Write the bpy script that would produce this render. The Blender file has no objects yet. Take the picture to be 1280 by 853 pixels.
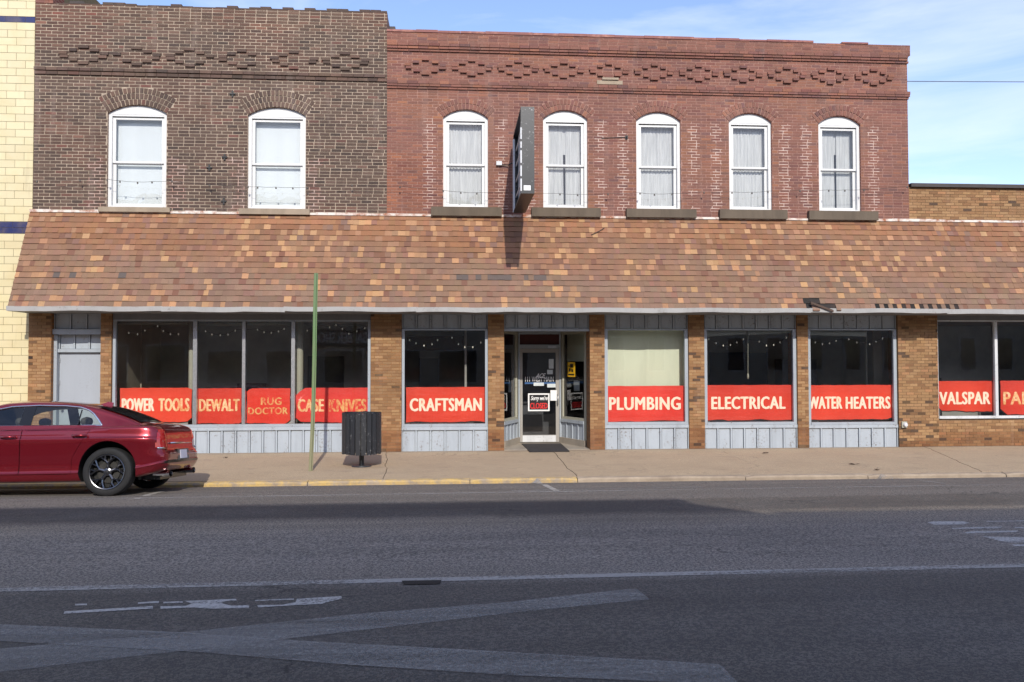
import bpy, bmesh, math, random
from math import radians, sin, cos, tan, pi, sqrt, asin, atan2, floor
from mathutils import Vector, Matrix
from mathutils.geometry import tessellate_polygon
random.seed(7)
R_ = random.random
C = bpy.context.scene.collection
scene = bpy.context.scene

# ------------------------------------------------------------------ camera geometry (measured from the photograph)
CAM = Vector((0, -18.5, 2.04)); TH, PI_, RO = radians(4.0), radians(1.5), radians(-0.1)
FW = Vector((sin(TH)*cos(PI_), cos(TH)*cos(PI_), sin(PI_)))
RT0 = Vector((cos(TH), -sin(TH), 0)); UP0 = RT0.cross(FW)
RT = cos(RO)*RT0 + sin(RO)*UP0; UP = cos(RO)*UP0 - sin(RO)*RT0
def ray(px, py): return (px-640)/1000*RT + (426.5-py)/1000*UP + FW
def P(px, py, Y=0.0):                       # where the sight line through a pixel meets the vertical plane at Y
    d = ray(px, py); t = (Y-CAM.y)/d.y; p = CAM + d*t
    return p.x, p.z
def fx(px, py=400, Y=0.0): return P(px, py, Y)[0]
def fz(py, px=640, Y=0.0): return P(px, py, Y)[1]
PROF = [(-60, .18), (-20, .18), (-14, .18), (-11.5, .16), (-7.4, .115), (-6.5, .098), (-5.0, -.012), (-4.2, -.125)]
KERB_Y = -4.2
def gz(Y):                                  # height of road / pavement
    if Y > KERB_Y: return .01*Y
    for (a, za), (b, zb) in zip(PROF, PROF[1:]):
        if a <= Y <= b: return za+(zb-za)*(Y-a)/(b-a)
    return .18
def G(px, py):                              # pixel -> point on the ground
    d = ray(px, py); t = 3.0
    while t < 60:
        p = CAM + d*t
        if p.z <= gz(p.y): return p
        t += .004
    return CAM + d*60

# ------------------------------------------------------------------ materials
def lin(r, g, b):
    f = lambda c: ((c/255+.055)/1.055)**2.4 if c > 10 else c/255/12.92
    return (f(r), f(g), f(b), 1)
class N:
    def __init__(s, name):
        s.m = bpy.data.materials.new(name); s.m.use_nodes = True
        s.t = s.m.node_tree; s.t.nodes.clear()
        s.out = s.n('ShaderNodeOutputMaterial')
    def n(s, ty, **kw):
        x = s.t.nodes.new(ty)
        for k, v in kw.items(): setattr(x, k, v)
        return x
    def l(s, a, b): s.t.links.new(a, b)
    def set(s, sock, v):
        if hasattr(v, 'is_linked') or isinstance(v, bpy.types.NodeSocket): s.l(v, sock)
        else: sock.default_value = v
    def coord(s): return s.n('ShaderNodeTexCoord').outputs['Object']
    def noise(s, scale, detail=4, rough=.6, vec=None, stretch=None):
        x = s.n('ShaderNodeTexNoise'); x.inputs['Scale'].default_value = scale
        x.inputs['Detail'].default_value = detail; x.inputs['Roughness'].default_value = rough
        v = vec or s.coord()
        if stretch:
            mp = s.n('ShaderNodeMapping'); mp.inputs['Scale'].default_value = stretch; s.l(v, mp.inputs[0]); v = mp.outputs[0]
        s.l(v, x.inputs['Vector']); return x.outputs['Fac']
    def ramp(s, fac, stops, interp='LINEAR'):
        r = s.n('ShaderNodeValToRGB'); e = r.color_ramp.elements; r.color_ramp.interpolation = interp
        while len(e) < len(stops): e.new(.5)
        for i, (p, c) in enumerate(stops):
            e[i].position = p; e[i].color = c if len(c) == 4 else (*c, 1)
        s.set(r.inputs[0], fac); return r.outputs[0]
    def g(s, fac, a, b):                     # grey ramp 0..1
        return s.ramp(fac, [(a, (0, 0, 0)), (b, (1, 1, 1))])
    def mix(s, fac, a, b, mode='MIX'):
        x = s.n('ShaderNodeMix', data_type='RGBA', blend_type=mode)
        s.set(x.inputs[0], fac); s.set(x.inputs[6], a); s.set(x.inputs[7], b); return x.outputs[2]
    def math(s, op, a, b=0.0):
        x = s.n('ShaderNodeMath', operation=op); s.set(x.inputs[0], a); s.set(x.inputs[1], b); return x.outputs[0]
    def bump(s, h, strength=.3, dist=.01):
        b = s.n('ShaderNodeBump'); b.inputs['Strength'].default_value = strength; b.inputs['Distance'].default_value = dist
        s.l(h, b.inputs['Height']); return b.outputs[0]
    def pr(s, col, rough=.7, metal=0, normal=None, **kw):
        p = s.n('ShaderNodeBsdfPrincipled'); s.set(p.inputs['Base Color'], col); s.set(p.inputs['Roughness'], rough)
        s.set(p.inputs['Metallic'], metal)
        if normal is not None: s.l(normal, p.inputs['Normal'])
        for k, v in kw.items(): s.set(p.inputs[k.replace('_', ' ')], v)
        s.l(p.outputs[0], s.out.inputs[0]); return p
def attr_col(x): return x.n('ShaderNodeAttribute', attribute_name='Col').outputs['Color']

def m_plain(name, col, rough=.6, metal=0, var=.25, scale=6, bump=0.15, **kw):
    x = N(name); n1 = x.noise(scale, 6); n2 = x.noise(scale*9, 3)
    c = x.mix(x.g(n1, .3, .7), tuple(v*(1-var) for v in col[:3])+(1,), tuple(min(1, v*(1+var*.5)) for v in col[:3])+(1,))
    x.pr(c, rough, metal, x.bump(n2, bump, .004) if bump else None, **kw); return x.m
def m_brick(name, grime=.35, rough=.9):
    x = N(name); c = attr_col(x)
    big = x.noise(.9, 6, .65); fine = x.noise(38, 4, .7)
    streak = x.noise(1.0, 5, .6, stretch=(3.2, 1, .45))
    c = x.mix(x.math('MULTIPLY', x.g(big, .42, .72), grime), c, lin(70, 58, 52))
    c = x.mix(x.math('MULTIPLY', x.g(streak, .55, .78), grime*.7), c, lin(178, 160, 150))
    c = x.mix(x.g(fine, .25, .8), x.mix(.35, c, (0.02, .016, .014, 1)), c)
    x.pr(c, rough, 0, x.bump(fine, .5, .004)); return x.m
def m_mortar(name, col, var=.4):
    x = N(name); n1 = x.noise(1.3, 5); n2 = x.noise(25, 4)
    c = x.mix(x.g(n1, .35, .7), tuple(v*(1-var) for v in col[:3])+(1,), col)
    c = x.mix(x.g(n2, .35, .75), x.mix(.4, c, (.03, .025, .02, 1)), c)
    x.pr(c, .95); return x.m
def m_paint(name, col, wear=.0, dirt=.3, rough=.55, under=(.16, .13, .11, 1), metal=0):
    x = N(name); n = x.noise(3.5, 6, .65, stretch=(1, 1, .5)); f = x.noise(22, 5, .7); d = x.noise(1.2, 5, .65, stretch=(2.5, 1, .4))
    c = x.mix(x.math('MULTIPLY', x.g(d, .45, .75), dirt), col, tuple(v*.45 for v in col[:3])+(1,))
    c = x.mix(x.math('MULTIPLY', x.g(n, .35, .7), dirt*.6), c, tuple(v*.72 for v in col[:3])+(1,))
    if wear:
        chips = x.math('MULTIPLY', x.g(f, .60-.06*wear, .66), x.g(n, .48, .6)); c = x.mix(chips, c, under)
    x.pr(c, rough, metal, x.bump(f, .25, .003)); return x.m
def m_glass(name, tint=(1, 1, 1, 1), ior=1.5, wob=.02, rough=0.0):
    x = N(name); t = x.n('ShaderNodeBsdfTransparent'); t.inputs[0].default_value = tint
    gl = x.n('ShaderNodeBsdfGlossy'); gl.inputs['Roughness'].default_value = rough
    fr = x.n('ShaderNodeFresnel'); fr.inputs[0].default_value = ior
    if wob: x.l(x.bump(x.noise(1.6, 2), wob, .15), gl.inputs['Normal'])
    ms = x.n('ShaderNodeMixShader'); k = x.math('MINIMUM', x.math('MULTIPLY', fr.outputs[0], 1.7), 1.0)
    x.l(k, ms.inputs[0]); x.l(t.outputs[0], ms.inputs[1]); x.l(gl.outputs[0], ms.inputs[2]); x.l(ms.outputs[0], x.out.inputs[0])
    return x.m
def m_emit(name, col, st):
    x = N(name); x.pr(col, .4, 0, None, Emission_Color=col, Emission_Strength=st); return x.m

M = {}
M['brown_brick'] = m_brick('brown_brick', .45)
M['red_brick'] = m_brick('red_brick', .32)
M['tan_brick'] = m_brick('tan_brick', .22)
M['mortar_light'] = m_mortar('pale_mortar', lin(206, 186, 164))
M['mortar_red'] = m_mortar('red_wall_mortar', lin(188, 144, 128))
M['mortar_tan'] = m_mortar('tan_wall_mortar', lin(150, 118, 86), .5)
def m_efflo():
    x = N('white_lime_mortar'); n = x.noise(5, 5, .7)
    x.pr(x.mix(x.g(n, .38, .6), lin(168, 132, 118), lin(198, 176, 164)), .95); return x.m
M['mortar_white'] = m_efflo()
def m_boxbrick(name, c1, c2, mor):
    x = N(name); b = x.n('ShaderNodeTexBrick'); b.inputs['Scale'].default_value = 1
    b.inputs['Brick Width'].default_value = .22; b.inputs['Row Height'].default_value = .07; b.inputs['Mortar Size'].default_value = .008
    b.inputs['Color1'].default_value = c1; b.inputs['Color2'].default_value = c2; b.inputs['Mortar'].default_value = mor
    sp = x.n('ShaderNodeSeparateXYZ'); x.l(x.coord(), sp.inputs[0]); cb = x.n('ShaderNodeCombineXYZ')
    x.l(x.math('ADD', sp.outputs[0], sp.outputs[1]), cb.inputs[0]); x.l(sp.outputs[2], cb.inputs[1]); x.l(cb.outputs[0], b.inputs['Vector'])
    x.pr(b.outputs[0], .9, 0, x.bump(b.outputs['Fac'], -.4, .006)); return x.m
M['side_brick_red'] = m_boxbrick('red_side_brick', lin(120, 62, 50), lin(140, 76, 60), lin(150, 120, 105))
M['side_brick_tan'] = m_boxbrick('tan_side_brick', lin(150, 104, 62), lin(120, 80, 48), lin(120, 95, 70))
M['side_brick_brown'] = m_boxbrick('brown_side_brick', lin(96, 70, 58), lin(115, 80, 64), lin(150, 128, 110))
def m_tile():
    x = N('cream_glazed_tile'); c = attr_col(x); n = x.noise(2, 5, .6); st = x.noise(1.5, 5, .6, stretch=(4, 1, .5))
    c = x.mix(x.math('MULTIPLY', x.g(n, .45, .75), .25), c, lin(190, 165, 95))
    c = x.mix(x.math('MULTIPLY', x.g(st, .6, .8), .25), c, lin(120, 105, 80))
    x.pr(c, .28, 0, x.bump(x.noise(7, 2), .08, .01)); return x.m
M['tile'] = m_tile()
M['tile_joint'] = m_plain('tile_joint', lin(112, 98, 70), .9)
M['stone_sill'] = m_paint('grey_stone_sill', lin(158, 142, 122), 0, .6, .9)
M['stone_sill_dark'] = m_paint('dirty_stone_sill', lin(104, 92, 78), 0, .75, .9)
M['white_paint'] = m_paint('white_window_paint', lin(212, 212, 210), .0, .15, .5)
M['grey_paint'] = m_paint('grey_board_paint', lin(166, 174, 182), 1.0, .35, .6)
M['grey_trim'] = m_paint('grey_trim_paint', lin(158, 166, 174), .4, .3, .5)
M['grey_door'] = m_paint('grey_door_paint', lin(160, 166, 174), .1, .15, .45)
M['fascia'] = m_paint('pale_grey_fascia_metal', lin(164, 163, 161), .2, .3, .4)
M['soffit'] = m_paint('soffit_paint', lin(120, 122, 124), .2, .4, .7)
M['cream_paint'] = m_paint('cream_frame_paint', lin(168, 166, 150), .3, .3, .55)
M['door_metal'] = m_paint('dull_aluminium_door', lin(158, 154, 148), .2, .3, .4)
M['alu'] = m_plain('brushed_aluminium', lin(188, 190, 192), .35, .8, .15, 20, .05)
M['glass'] = m_glass('shop_window_glass', (.93, .95, .95, 1), 1.5, .004)
M['sash_glass'] = m_glass('sash_window_glass', (.95, .97, .98, 1), 1.5, .05)
def m_cloth(name, a, b, freq):
    x = N(name); w = x.noise(freq, 4, .6, stretch=(1, 1, .06))
    x.pr(x.mix(x.g(w, .3, .7), a, b), .9, 0, x.bump(w, .3, .01)); return x.m
M['curtain'] = m_cloth('thin_white_curtain', lin(168, 169, 170), lin(204, 204, 203), 26)
M['blind'] = m_cloth('white_window_blind', lin(204, 208, 210), lin(214, 218, 220), 2)
M['dark_room'] = m_plain('dark_room', (.02, .02, .022, 1), .9, 0, .3, 1, 0)
M['shop_blind'] = m_paint('pale_green_vinyl_blind', lin(214, 216, 192), 0, .25, .7)
M['int_wall'] = m_plain('shop_interior_wall', (.40, .38, .35, 1), .9, 0, .4, .8, 0)
M['int_cream'] = m_plain('cream_interior_wall', (.42, .37, .28, 1), .9, 0, .3, .8, 0)
M['int_floor'] = m_plain('shop_floor', (.2, .19, .175, 1), .6, 0, .4, 1, 0)
M['int_dark'] = m_plain('dark_shelving', (.05, .05, .056, 1), .6, 0, .4, 2, 0)
M['int_red'] = m_plain('dull_red_panel', (.07, .014, .012, 1), .7, 0, .3, 2, 0)
M['int_blue'] = m_plain('dull_blue_panel', (.018, .028, .05, 1), .7, 0, .3, 2, 0)
def m_banner():
    x = N('red_vinyl_banner'); n = x.noise(1.5, 4, .5, stretch=(1, 1, .6)); w1 = x.noise(1.1, 3, .5, stretch=(2.4, 1, .5)); w2 = x.noise(4.5, 3, .6, stretch=(.5, 1, 1.6)); d = x.noise(14, 4, .7)
    c = x.mix(x.g(n, .3, .7), (.70, .052, .030, 1), (.80, .075, .045, 1)); c = x.mix(1.0, c, attr_col(x), 'MULTIPLY')
    c = x.mix(x.math('MULTIPLY', x.g(d, .56, .75), .3), c, (.62, .16, .10, 1))
    h = x.math('ADD', w1, x.math('MULTIPLY', w2, .35)); x.pr(c, .38, 0, x.bump(h, .9, .035)); return x.m
M['banner'] = m_banner()
M['banner_shadow'] = m_plain('painted_banner_shadow', (.03, .02, .02, 1), .8)
def m_letter(name, a, b, lo, hi, sc=14):
    x = N(name); n = x.noise(sc, 5, .7); n2 = x.noise(sc*.25, 3)
    x.pr(x.mix(x.g(x.math('ADD', x.math('MULTIPLY', n, .6), x.math('MULTIPLY', n2, .4)), lo, hi), a, b), .6); return x.m
CREAM, OLDY, REDB = lin(250, 236, 216), lin(214, 158, 92), (.72, .06, .035, 1)
M['let_clean'] = m_letter('cream_lettering', CREAM, lin(240, 205, 160), .5, .85)
M['let_aged'] = m_letter('aged_cream_lettering', lin(246, 220, 176), lin(226, 160, 98), .42, .62)
M['let_faded'] = m_letter('faded_cream_lettering', lin(226, 184, 118), REDB, .44, .62)
M['let_gone'] = m_letter('almost_gone_lettering', lin(206, 150, 84), REDB, .40, .52, 9)
M['white_print'] = m_plain('white_print', lin(235, 235, 235), .5, 0, .05, 5, 0)
M['red_print'] = m_plain('red_print', (.75, .02, .02, 1), .5, 0, .1, 5, 0)
M['blue_print'] = m_plain('blue_print', (.03, .10, .26, 1), .5, 0, .1, 5, 0)
M['black_print'] = m_plain('black_print', (.01, .01, .012, 1), .4, 0, .1, 5, 0)
M['yellow_print'] = m_plain('yellow_print', (.86, .50, .015, 1), .5, 0, .1, 5, 0)
M['paper'] = m_plain('notice_paper', lin(205, 212, 214), .8, 0, .15, 9, 0)
M['bulb'] = m_emit('small_white_bulb', lin(235, 228, 210), .06)
M['bulb_off'] = m_plain('unlit_bulb', (.10, .09, .08, 1), .25)
M['wire'] = m_plain('black_wire', (.025, .025, .025, 1), .6)
M['grey_cable'] = m_plain('grey_cable', (.09, .09, .10, 1), .6)
M['black_metal'] = m_paint('charcoal_painted_metal', lin(38, 40, 45), .4, .3, .5, (.22, .22, .22, 1))
M['sign_dark'] = m_paint('charcoal_sign_cabinet', lin(33, 37, 41), .2, .35, .4, (.4, .4, .4, 1))
M['sign_white'] = m_paint('white_sign_flange', lin(206, 208, 210), .9, .4, .5)
M['sign_grey'] = m_paint('grey_sign_panel', lin(176, 180, 186), .6, .4, .6)
M['post_green'] = None
def m_post():
    x = N('faded_green_post_paint'); sp = x.n('ShaderNodeSeparateXYZ'); x.l(x.coord(), sp.inputs[0])
    n = x.noise(6, 5, .65, stretch=(1, 1, .3))
    k = x.math('ADD', x.math('MULTIPLY', sp.outputs[2], .25), x.math('MULTIPLY', x.math('SUBTRACT', n, .5), .8))
    c = x.ramp(k, [(.0, lin(128, 126, 98)), (.35, lin(118, 126, 92)), (.6, lin(96, 126, 82)), (1, lin(104, 124, 90))])
    x.pr(c, .6, 0, x.bump(n, .2, .003)); return x.m
M['post_green'] = m_post()
M['mat'] = m_plain('dark_rubber_mat', (.035, .03, .03, 1), .95, 0, .3, 20, .6)
M['concrete'] = m_paint('grey_step_concrete', lin(158, 148, 134), 0, .6, .95)
M['rust'] = m_letter('rusty_white_flashing', lin(214, 206, 196), lin(150, 86, 48), .45, .62, 6)
M['dark_cap'] = m_plain('dark_roof_cap', lin(66, 60, 58), .7, 0, .3, 3)
M['red_cap'] = m_letter('red_tile_coping', lin(118, 62, 56), lin(176, 120, 100), .5, .75, 5)

# shingles
def m_shingle():
    x = N('asphalt_shingle'); c = attr_col(x); f = x.noise(60, 3, .7); b = x.noise(.7, 5, .6)
    c = x.mix(x.g(f, .3, .75), x.mix(.3, c, (.02, .016, .014, 1)), c)
    st = x.noise(1.0, 5, .65, stretch=(2.6, .5, .5)); c = x.mix(x.math('MULTIPLY', x.g(st, .50, .75), .35), c, lin(104, 80, 70))
    c = x.mix(x.math('MULTIPLY', x.g(b, .45, .7), .25), c, lin(120, 92, 82))
    x.pr(c, .95, 0, x.bump(f, .5, .003)); return x.m
M['shingle'] = m_shingle()

# road: old and new asphalt strips, cracks, sealed seams
def m_road():
    x = N('worn_asphalt'); co = x.coord(); sp = x.n('ShaderNodeSeparateXYZ'); x.l(co, sp.inputs[0])
    wob = x.math('MULTIPLY', x.math('SUBTRACT', x.noise(.35, 4), .5), .7)
    wob2 = x.math('MULTIPLY', x.math('SUBTRACT', x.noise(3.0, 4), .5), .18)
    tilt = x.math('MULTIPLY', sp.outputs[0], -.018)
    y = x.math('ADD', x.math('ADD', sp.outputs[1], wob2), x.math('ADD', x.math('MULTIPLY', wob, .35), tilt))
    yy = x.math('DIVIDE', x.math('ADD', y, 20.0), 16.0)
    def p(Y): return (Y+20)/16
    c = x.ramp(yy, [(p(-16), (.162, .141, .119, 1)), (p(-11.75), (.168, .147, .124, 1)), (p(-11.45), (.37, .322, .272, 1)), (p(-9.6), (.41, .357, .300, 1)),
                    (p(-8.75), (.46, .385, .29, 1)), (p(-8.35), (.138, .116, .096, 1)), (p(-7.5), (.138, .116, .096, 1)), (p(-7.3), (.21, .182, .158, 1)), (p(-4.5), (.24, .208, .176, 1)), (p(-4.2), (.16, .137, .112, 1))])
    agg = x.noise(38, 3, .8); agg2 = x.noise(110, 2, .8); track = x.noise(1.0, 5, .6, stretch=(.12, 2.2, 1)); pat = x.noise(.8, 6, .65); wide = x.noise(.22, 4, .6, stretch=(.5, 1, 1))
    c = x.mix(x.math('MULTIPLY', x.g(track, .38, .66), .28), c, (.02, .02, .02, 1))
    c = x.mix(x.math('MULTIPLY', x.g(wide, .48, .68), .30), c, (.045, .043, .042, 1))
    c = x.mix(x.math('MULTIPLY', x.g(pat, .5, .72), .28), c, (.24, .225, .21, 1))
    c = x.mix(x.math('MULTIPLY', x.g(agg, .50, .68), .42), c, (.40, .38, .36, 1))
    c = x.mix(x.math('MULTIPLY', x.g(agg, .50, .34), .62), c, (.014, .014, .014, 1))
    c = x.mix(x.math('MULTIPLY', x.g(agg2, .58, .36), .6), c, (.012, .012, .013, 1))
    v = x.n('ShaderNodeTexVoronoi', feature='DISTANCE_TO_EDGE'); v.inputs['Scale'].default_value = .42
    mp = x.n('ShaderNodeMapping'); mp.inputs['Scale'].default_value = (.55, 1.2, 1)
    dv = x.n('ShaderNodeVectorMath', operation='ADD'); nz = x.n('ShaderNodeTexNoise'); nz.inputs['Scale'].default_value = 1.6; nz.inputs['Detail'].default_value = 5
    x.l(co, nz.inputs['Vector']); x.l(co, mp.inputs[0]); x.l(mp.outputs[0], dv.inputs[0]); x.l(nz.outputs['Color'], dv.inputs[1]); x.l(dv.outputs[0], v.inputs['Vector'])
    crack = x.math('MULTIPLY', x.ramp(v.outputs['Distance'], [(0, (1, 1, 1)), (.007, (0, 0, 0))]), x.g(x.noise(.5, 3), .52, .62))
    c = x.mix(x.math('MULTIPLY', crack, .7), c, (.018, .018, .018, 1))
    x.pr(c, .88, 0, x.bump(x.math('ADD', agg, x.math('MULTIPLY', agg2, .6)), .7, .012)); return x.m
M['road'] = m_road()
def m_walk():
    x = N('tan_sidewalk_concrete'); a = x.noise(.9, 6, .65); b = x.noise(70, 3, .7); st = x.noise(2.2, 6, .7)
    c = x.mix(x.g(a, .3, .7), (.60, .44, .265, 1), (.72, .545, .335, 1))
    c = x.mix(x.math('MULTIPLY', x.g(st, .58, .74), .5), c, (.17, .13, .10, 1))
    c = x.mix(x.math('MULTIPLY', x.g(b, .5, .75), .3), c, (.5, .43, .35, 1))
    c = x.mix(x.math('MULTIPLY', x.g(b, .45, .2), .4), c, (.12, .09, .07, 1))
    sp = x.n('ShaderNodeSeparateXYZ'); x.l(x.coord(), sp.inputs[0])
    vc = x.n('ShaderNodeTexVoronoi', feature='DISTANCE_TO_EDGE'); vc.inputs['Scale'].default_value = .55; dv = x.n('ShaderNodeVectorMath', operation='ADD'); nz = x.n('ShaderNodeTexNoise'); nz.inputs['Scale'].default_value = 2.2; nz.inputs['Detail'].default_value = 5
    x.l(x.coord(), nz.inputs['Vector']); x.l(x.coord(), dv.inputs[0]); x.l(nz.outputs['Color'], dv.inputs[1]); x.l(dv.outputs[0], vc.inputs['Vector'])
    c = x.mix(x.math('MULTIPLY', x.math('MULTIPLY', x.ramp(vc.outputs['Distance'], [(0, (1, 1, 1)), (.009, (0, 0, 0))]), x.g(x.noise(.45, 3), .50, .60)), .7), c, (.06, .048, .038, 1))
    blot = x.noise(1.6, 6, .7, stretch=(.6, 1.6, 1)); c = x.mix(x.math('MULTIPLY', x.g(blot, .54, .70), .38), c, (.26, .19, .135, 1))
    gum = x.n('ShaderNodeTexVoronoi'); gum.inputs['Scale'].default_value = 2.6; x.l(x.coord(), gum.inputs['Vector'])
    c = x.mix(x.math('MULTIPLY', x.g(gum.outputs['Distance'], .06, .03), .4), c, (.2, .155, .12, 1))
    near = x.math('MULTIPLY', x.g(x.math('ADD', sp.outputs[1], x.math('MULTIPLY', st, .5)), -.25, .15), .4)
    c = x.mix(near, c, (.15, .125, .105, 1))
    x.pr(c, .95, 0, x.bump(b, .4, .006)); return x.m
M['walk'] = m_walk()
def m_kerb(yellow):
    x = N('worn_yellow_kerb_paint' if yellow else 'bare_kerb_concrete'); n = x.noise(3, 6, .7); b = x.noise(50, 3)
    base = x.mix(x.g(n, .3, .7), (.24, .185, .135, 1), (.40, .32, .235, 1))
    if yellow:
        base = x.mix(x.g(x.noise(5.5, 6, .75), .42, .60), x.mix(x.g(b, .3, .7), (.46, .31, .105, 1), (.56, .39, .15, 1)), base)
    x.pr(base, .92, 0, x.bump(b, .4, .006)); return x.m
M['kerb_y'] = m_kerb(True); M['kerb'] = m_kerb(False)
def m_mark(name, col, lo, hi, cover=1.0):
    x = N(name); a = x.noise(34, 5, .8); b = x.noise(2.2, 6, .7, stretch=(.3, 2.8, 1))
    k = x.g(x.math('ADD', x.math('MULTIPLY', a, .5), x.math('MULTIPLY', b, .5)), lo, hi)
    p = x.pr(x.mix(x.g(a, .3, .7), tuple(v*.7 for v in col[:3])+(1,), col), .85)
    t = x.n('ShaderNodeBsdfTransparent'); ms = x.n('ShaderNodeMixShader'); x.l(x.math('MULTIPLY', k, cover), ms.inputs[0])
    x.l(t.outputs[0], ms.inputs[1]); x.l(p.outputs[0], ms.inputs[2]); x.l(ms.outputs[0], x.out.inputs[0]); return x.m
M['mark'] = m_mark('white_road_paint', (.47, .44, .40, 1), .38, .50, .92)
M['mark_x'] = m_mark('worn_white_road_paint', (.44, .42, .39, 1), .33, .64, .68)
M['mark_faint'] = m_mark('faint_white_road_paint', (.42, .41, .40, 1), .44, .60, .7)
M['mark_r'] = m_mark('worn_white_letter_paint', (.60, .57, .53, 1), .36, .52, .92)
M['crack'] = m_plain('dark_joint', (.03, .025, .02, 1), 1)
M['leaf'] = m_plain('dead_leaf', (.06, .035, .02, 1), .9)
M['ground'] = m_plain('bare_earth', (.16, .14, .11, 1), .95, 0, .3, .3, .2)

# ------------------------------------------------------------------ mesh helpers
BASE = {}
class MB:
    def __init__(s): s.v = []; s.f = []; s.c = []; s.m = []
    def face(s, pts, col=(1, 1, 1), mi=0):
        i = len(s.v); s.v += [tuple(p) for p in pts]; s.f.append(tuple(range(i, i+len(pts)))); s.c.append(col); s.m.append(mi)
    def box(s, x0, x1, y0, y1, z0, z1, col=(1, 1, 1), mi=0, skip=''):
        a = [(x0, y0, z0), (x1, y0, z0), (x1, y1, z0), (x0, y1, z0), (x0, y0, z1), (x1, y0, z1), (x1, y1, z1), (x0, y1, z1)]
        for k, q in dict(f=(0, 1, 5, 4), r=(1, 2, 6, 5), b=(2, 3, 7, 6), l=(3, 0, 4, 7), t=(4, 5, 6, 7), d=(3, 2, 1, 0)).items():
            if k not in skip: s.face([a[j] for j in q], col, mi)
    def hexa(s, a, mi=0, col=(1, 1, 1)):    # 8 corners: bottom 4, top 4
        for q in ((0, 1, 5, 4), (1, 2, 6, 5), (2, 3, 7, 6), (3, 0, 4, 7), (4, 5, 6, 7), (3, 2, 1, 0)): s.face([a[j] for j in q], col, mi)
    def grid(s, rows, col=(1, 1, 1), mi=0, closed=False):
        i = len(s.v); n = len(rows[0])
        for r in rows: s.v += [tuple(p) for p in r]
        for a in range(len(rows)-1):
            for b in range(n if closed else n-1):
                b2 = (b+1) % n
                s.f.append((i+a*n+b, i+a*n+b2, i+(a+1)*n+b2, i+(a+1)*n+b)); s.c.append(col); s.m.append(mi)
        return i
    def tube(s, pts, r, n=8, col=(1, 1, 1), mi=0, cap=True):
        rows = []; pts = [Vector(p) for p in pts]
        for k, p in enumerate(pts):
            t = (pts[min(k+1, len(pts)-1)]-pts[max(k-1, 0)]).normalized()
            a = t.cross(Vector((0, 0, 1)) if abs(t.z) < .9 else Vector((1, 0, 0))).normalized(); b = t.cross(a)
            rr = r[k] if isinstance(r, (list, tuple)) else r
            rows.append([p+rr*(cos(2*pi*j/n)*a+sin(2*pi*j/n)*b) for j in range(n)])
        i = s.grid(rows, col, mi, True)
        if cap:
            s.f.append(tuple(i+j for j in range(n))[::-1]); s.c.append(col); s.m.append(mi)
            e = i+(len(rows)-1)*n; s.f.append(tuple(e+j for j in range(n))); s.c.append(col); s.m.append(mi)
    def lathe(s, prof, c=(0, 0, 0), axis='z', n=32, col=(1, 1, 1), mi=0, a0=0, a1=2*pi):
        rows = []
        full = abs(a1-a0-2*pi) < 1e-6
        m = n if full else n+1
        for r, h in prof:
            row = []
            for j in range(m):
                a = a0+(a1-a0)*j/n
                if axis == 'z': row.append((c[0]+r*cos(a), c[1]+r*sin(a), c[2]+h))
                else: row.append((c[0]+r*cos(a), c[1]+h, c[2]+r*sin(a)))
            rows.append(row)
        s.grid(rows, col, mi, full)
    def prism(s, poly, y0, y1, col=(1, 1, 1), mi=0, back=True):   # (x,z) outline between two vertical planes
        n = len(poly)
        tri = tessellate_polygon([[Vector((p[0], p[1], 0)) for p in poly]])
        for t in tri:
            q = [poly[k] for k in t]
            ar = (q[1][0]-q[0][0])*(q[2][1]-q[0][1])-(q[2][0]-q[0][0])*(q[1][1]-q[0][1])
            if ar < 0: q = q[::-1]
            s.face([(a, y0, b) for a, b in q], col, mi)
            if back: s.face([(a, y1, b) for a, b in q[::-1]], col, mi)
        area = sum(poly[k][0]*poly[(k+1) % n][1]-poly[(k+1) % n][0]*poly[k][1] for k in range(n))
        for k in range(n):
            a, b = poly[k], poly[(k+1) % n]
            if area < 0: a, b = b, a
            s.face([(a[0], y0, a[1]), (a[0], y1, a[1]), (b[0], y1, b[1]), (b[0], y0, b[1])], col, mi)
    def build(s, name, mats, parent=None, smooth=False, label=None):
        b = BASE.get(parent.name, Vector((0, 0, 0))) if parent else Vector((0, 0, 0))
        me = bpy.data.meshes.new(name)
        me.from_pydata([(x-b.x, y-b.y, z-b.z) for x, y, z in s.v], [], s.f)
        ms = mats if isinstance(mats, (list, tuple)) else [mats]
        for k in ms: me.materials.append(k if not isinstance(k, str) else M[k])
        me.polygons.foreach_set('material_index', s.m)
        at = me.color_attributes.new('Col', 'FLOAT_COLOR', 'CORNER')
        buf = []
        for f, c in zip(s.f, s.c): buf += [*c[:3], 1.0]*len(f)
        at.data.foreach_set('color', buf)
        if smooth:
            me.shade_smooth() if smooth is True else me.set_sharp_from_angle(angle=radians(smooth))
            if smooth is not True: me.polygons.foreach_set('use_smooth', [True]*len(me.polygons))
        me.update(); o = bpy.data.objects.new(name, me); C.objects.link(o)
        if parent: o.parent = parent; BASE[o.name] = b
        if label: o['label'] = label
        return o
def tag(o, label, cat, group=None):
    o['label'] = label; o['category'] = cat
    if group: o['group'] = group
    return o
def thing(name, loc, label, cat, group=None):
    o = bpy.data.objects.new(name, None); o.location = loc; C.objects.link(o); BASE[o.name] = Vector(loc)
    o.empty_display_size = .2
    return tag(o, label, cat, group)
def struct(o): o['kind'] = 'structure'; return o
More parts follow.
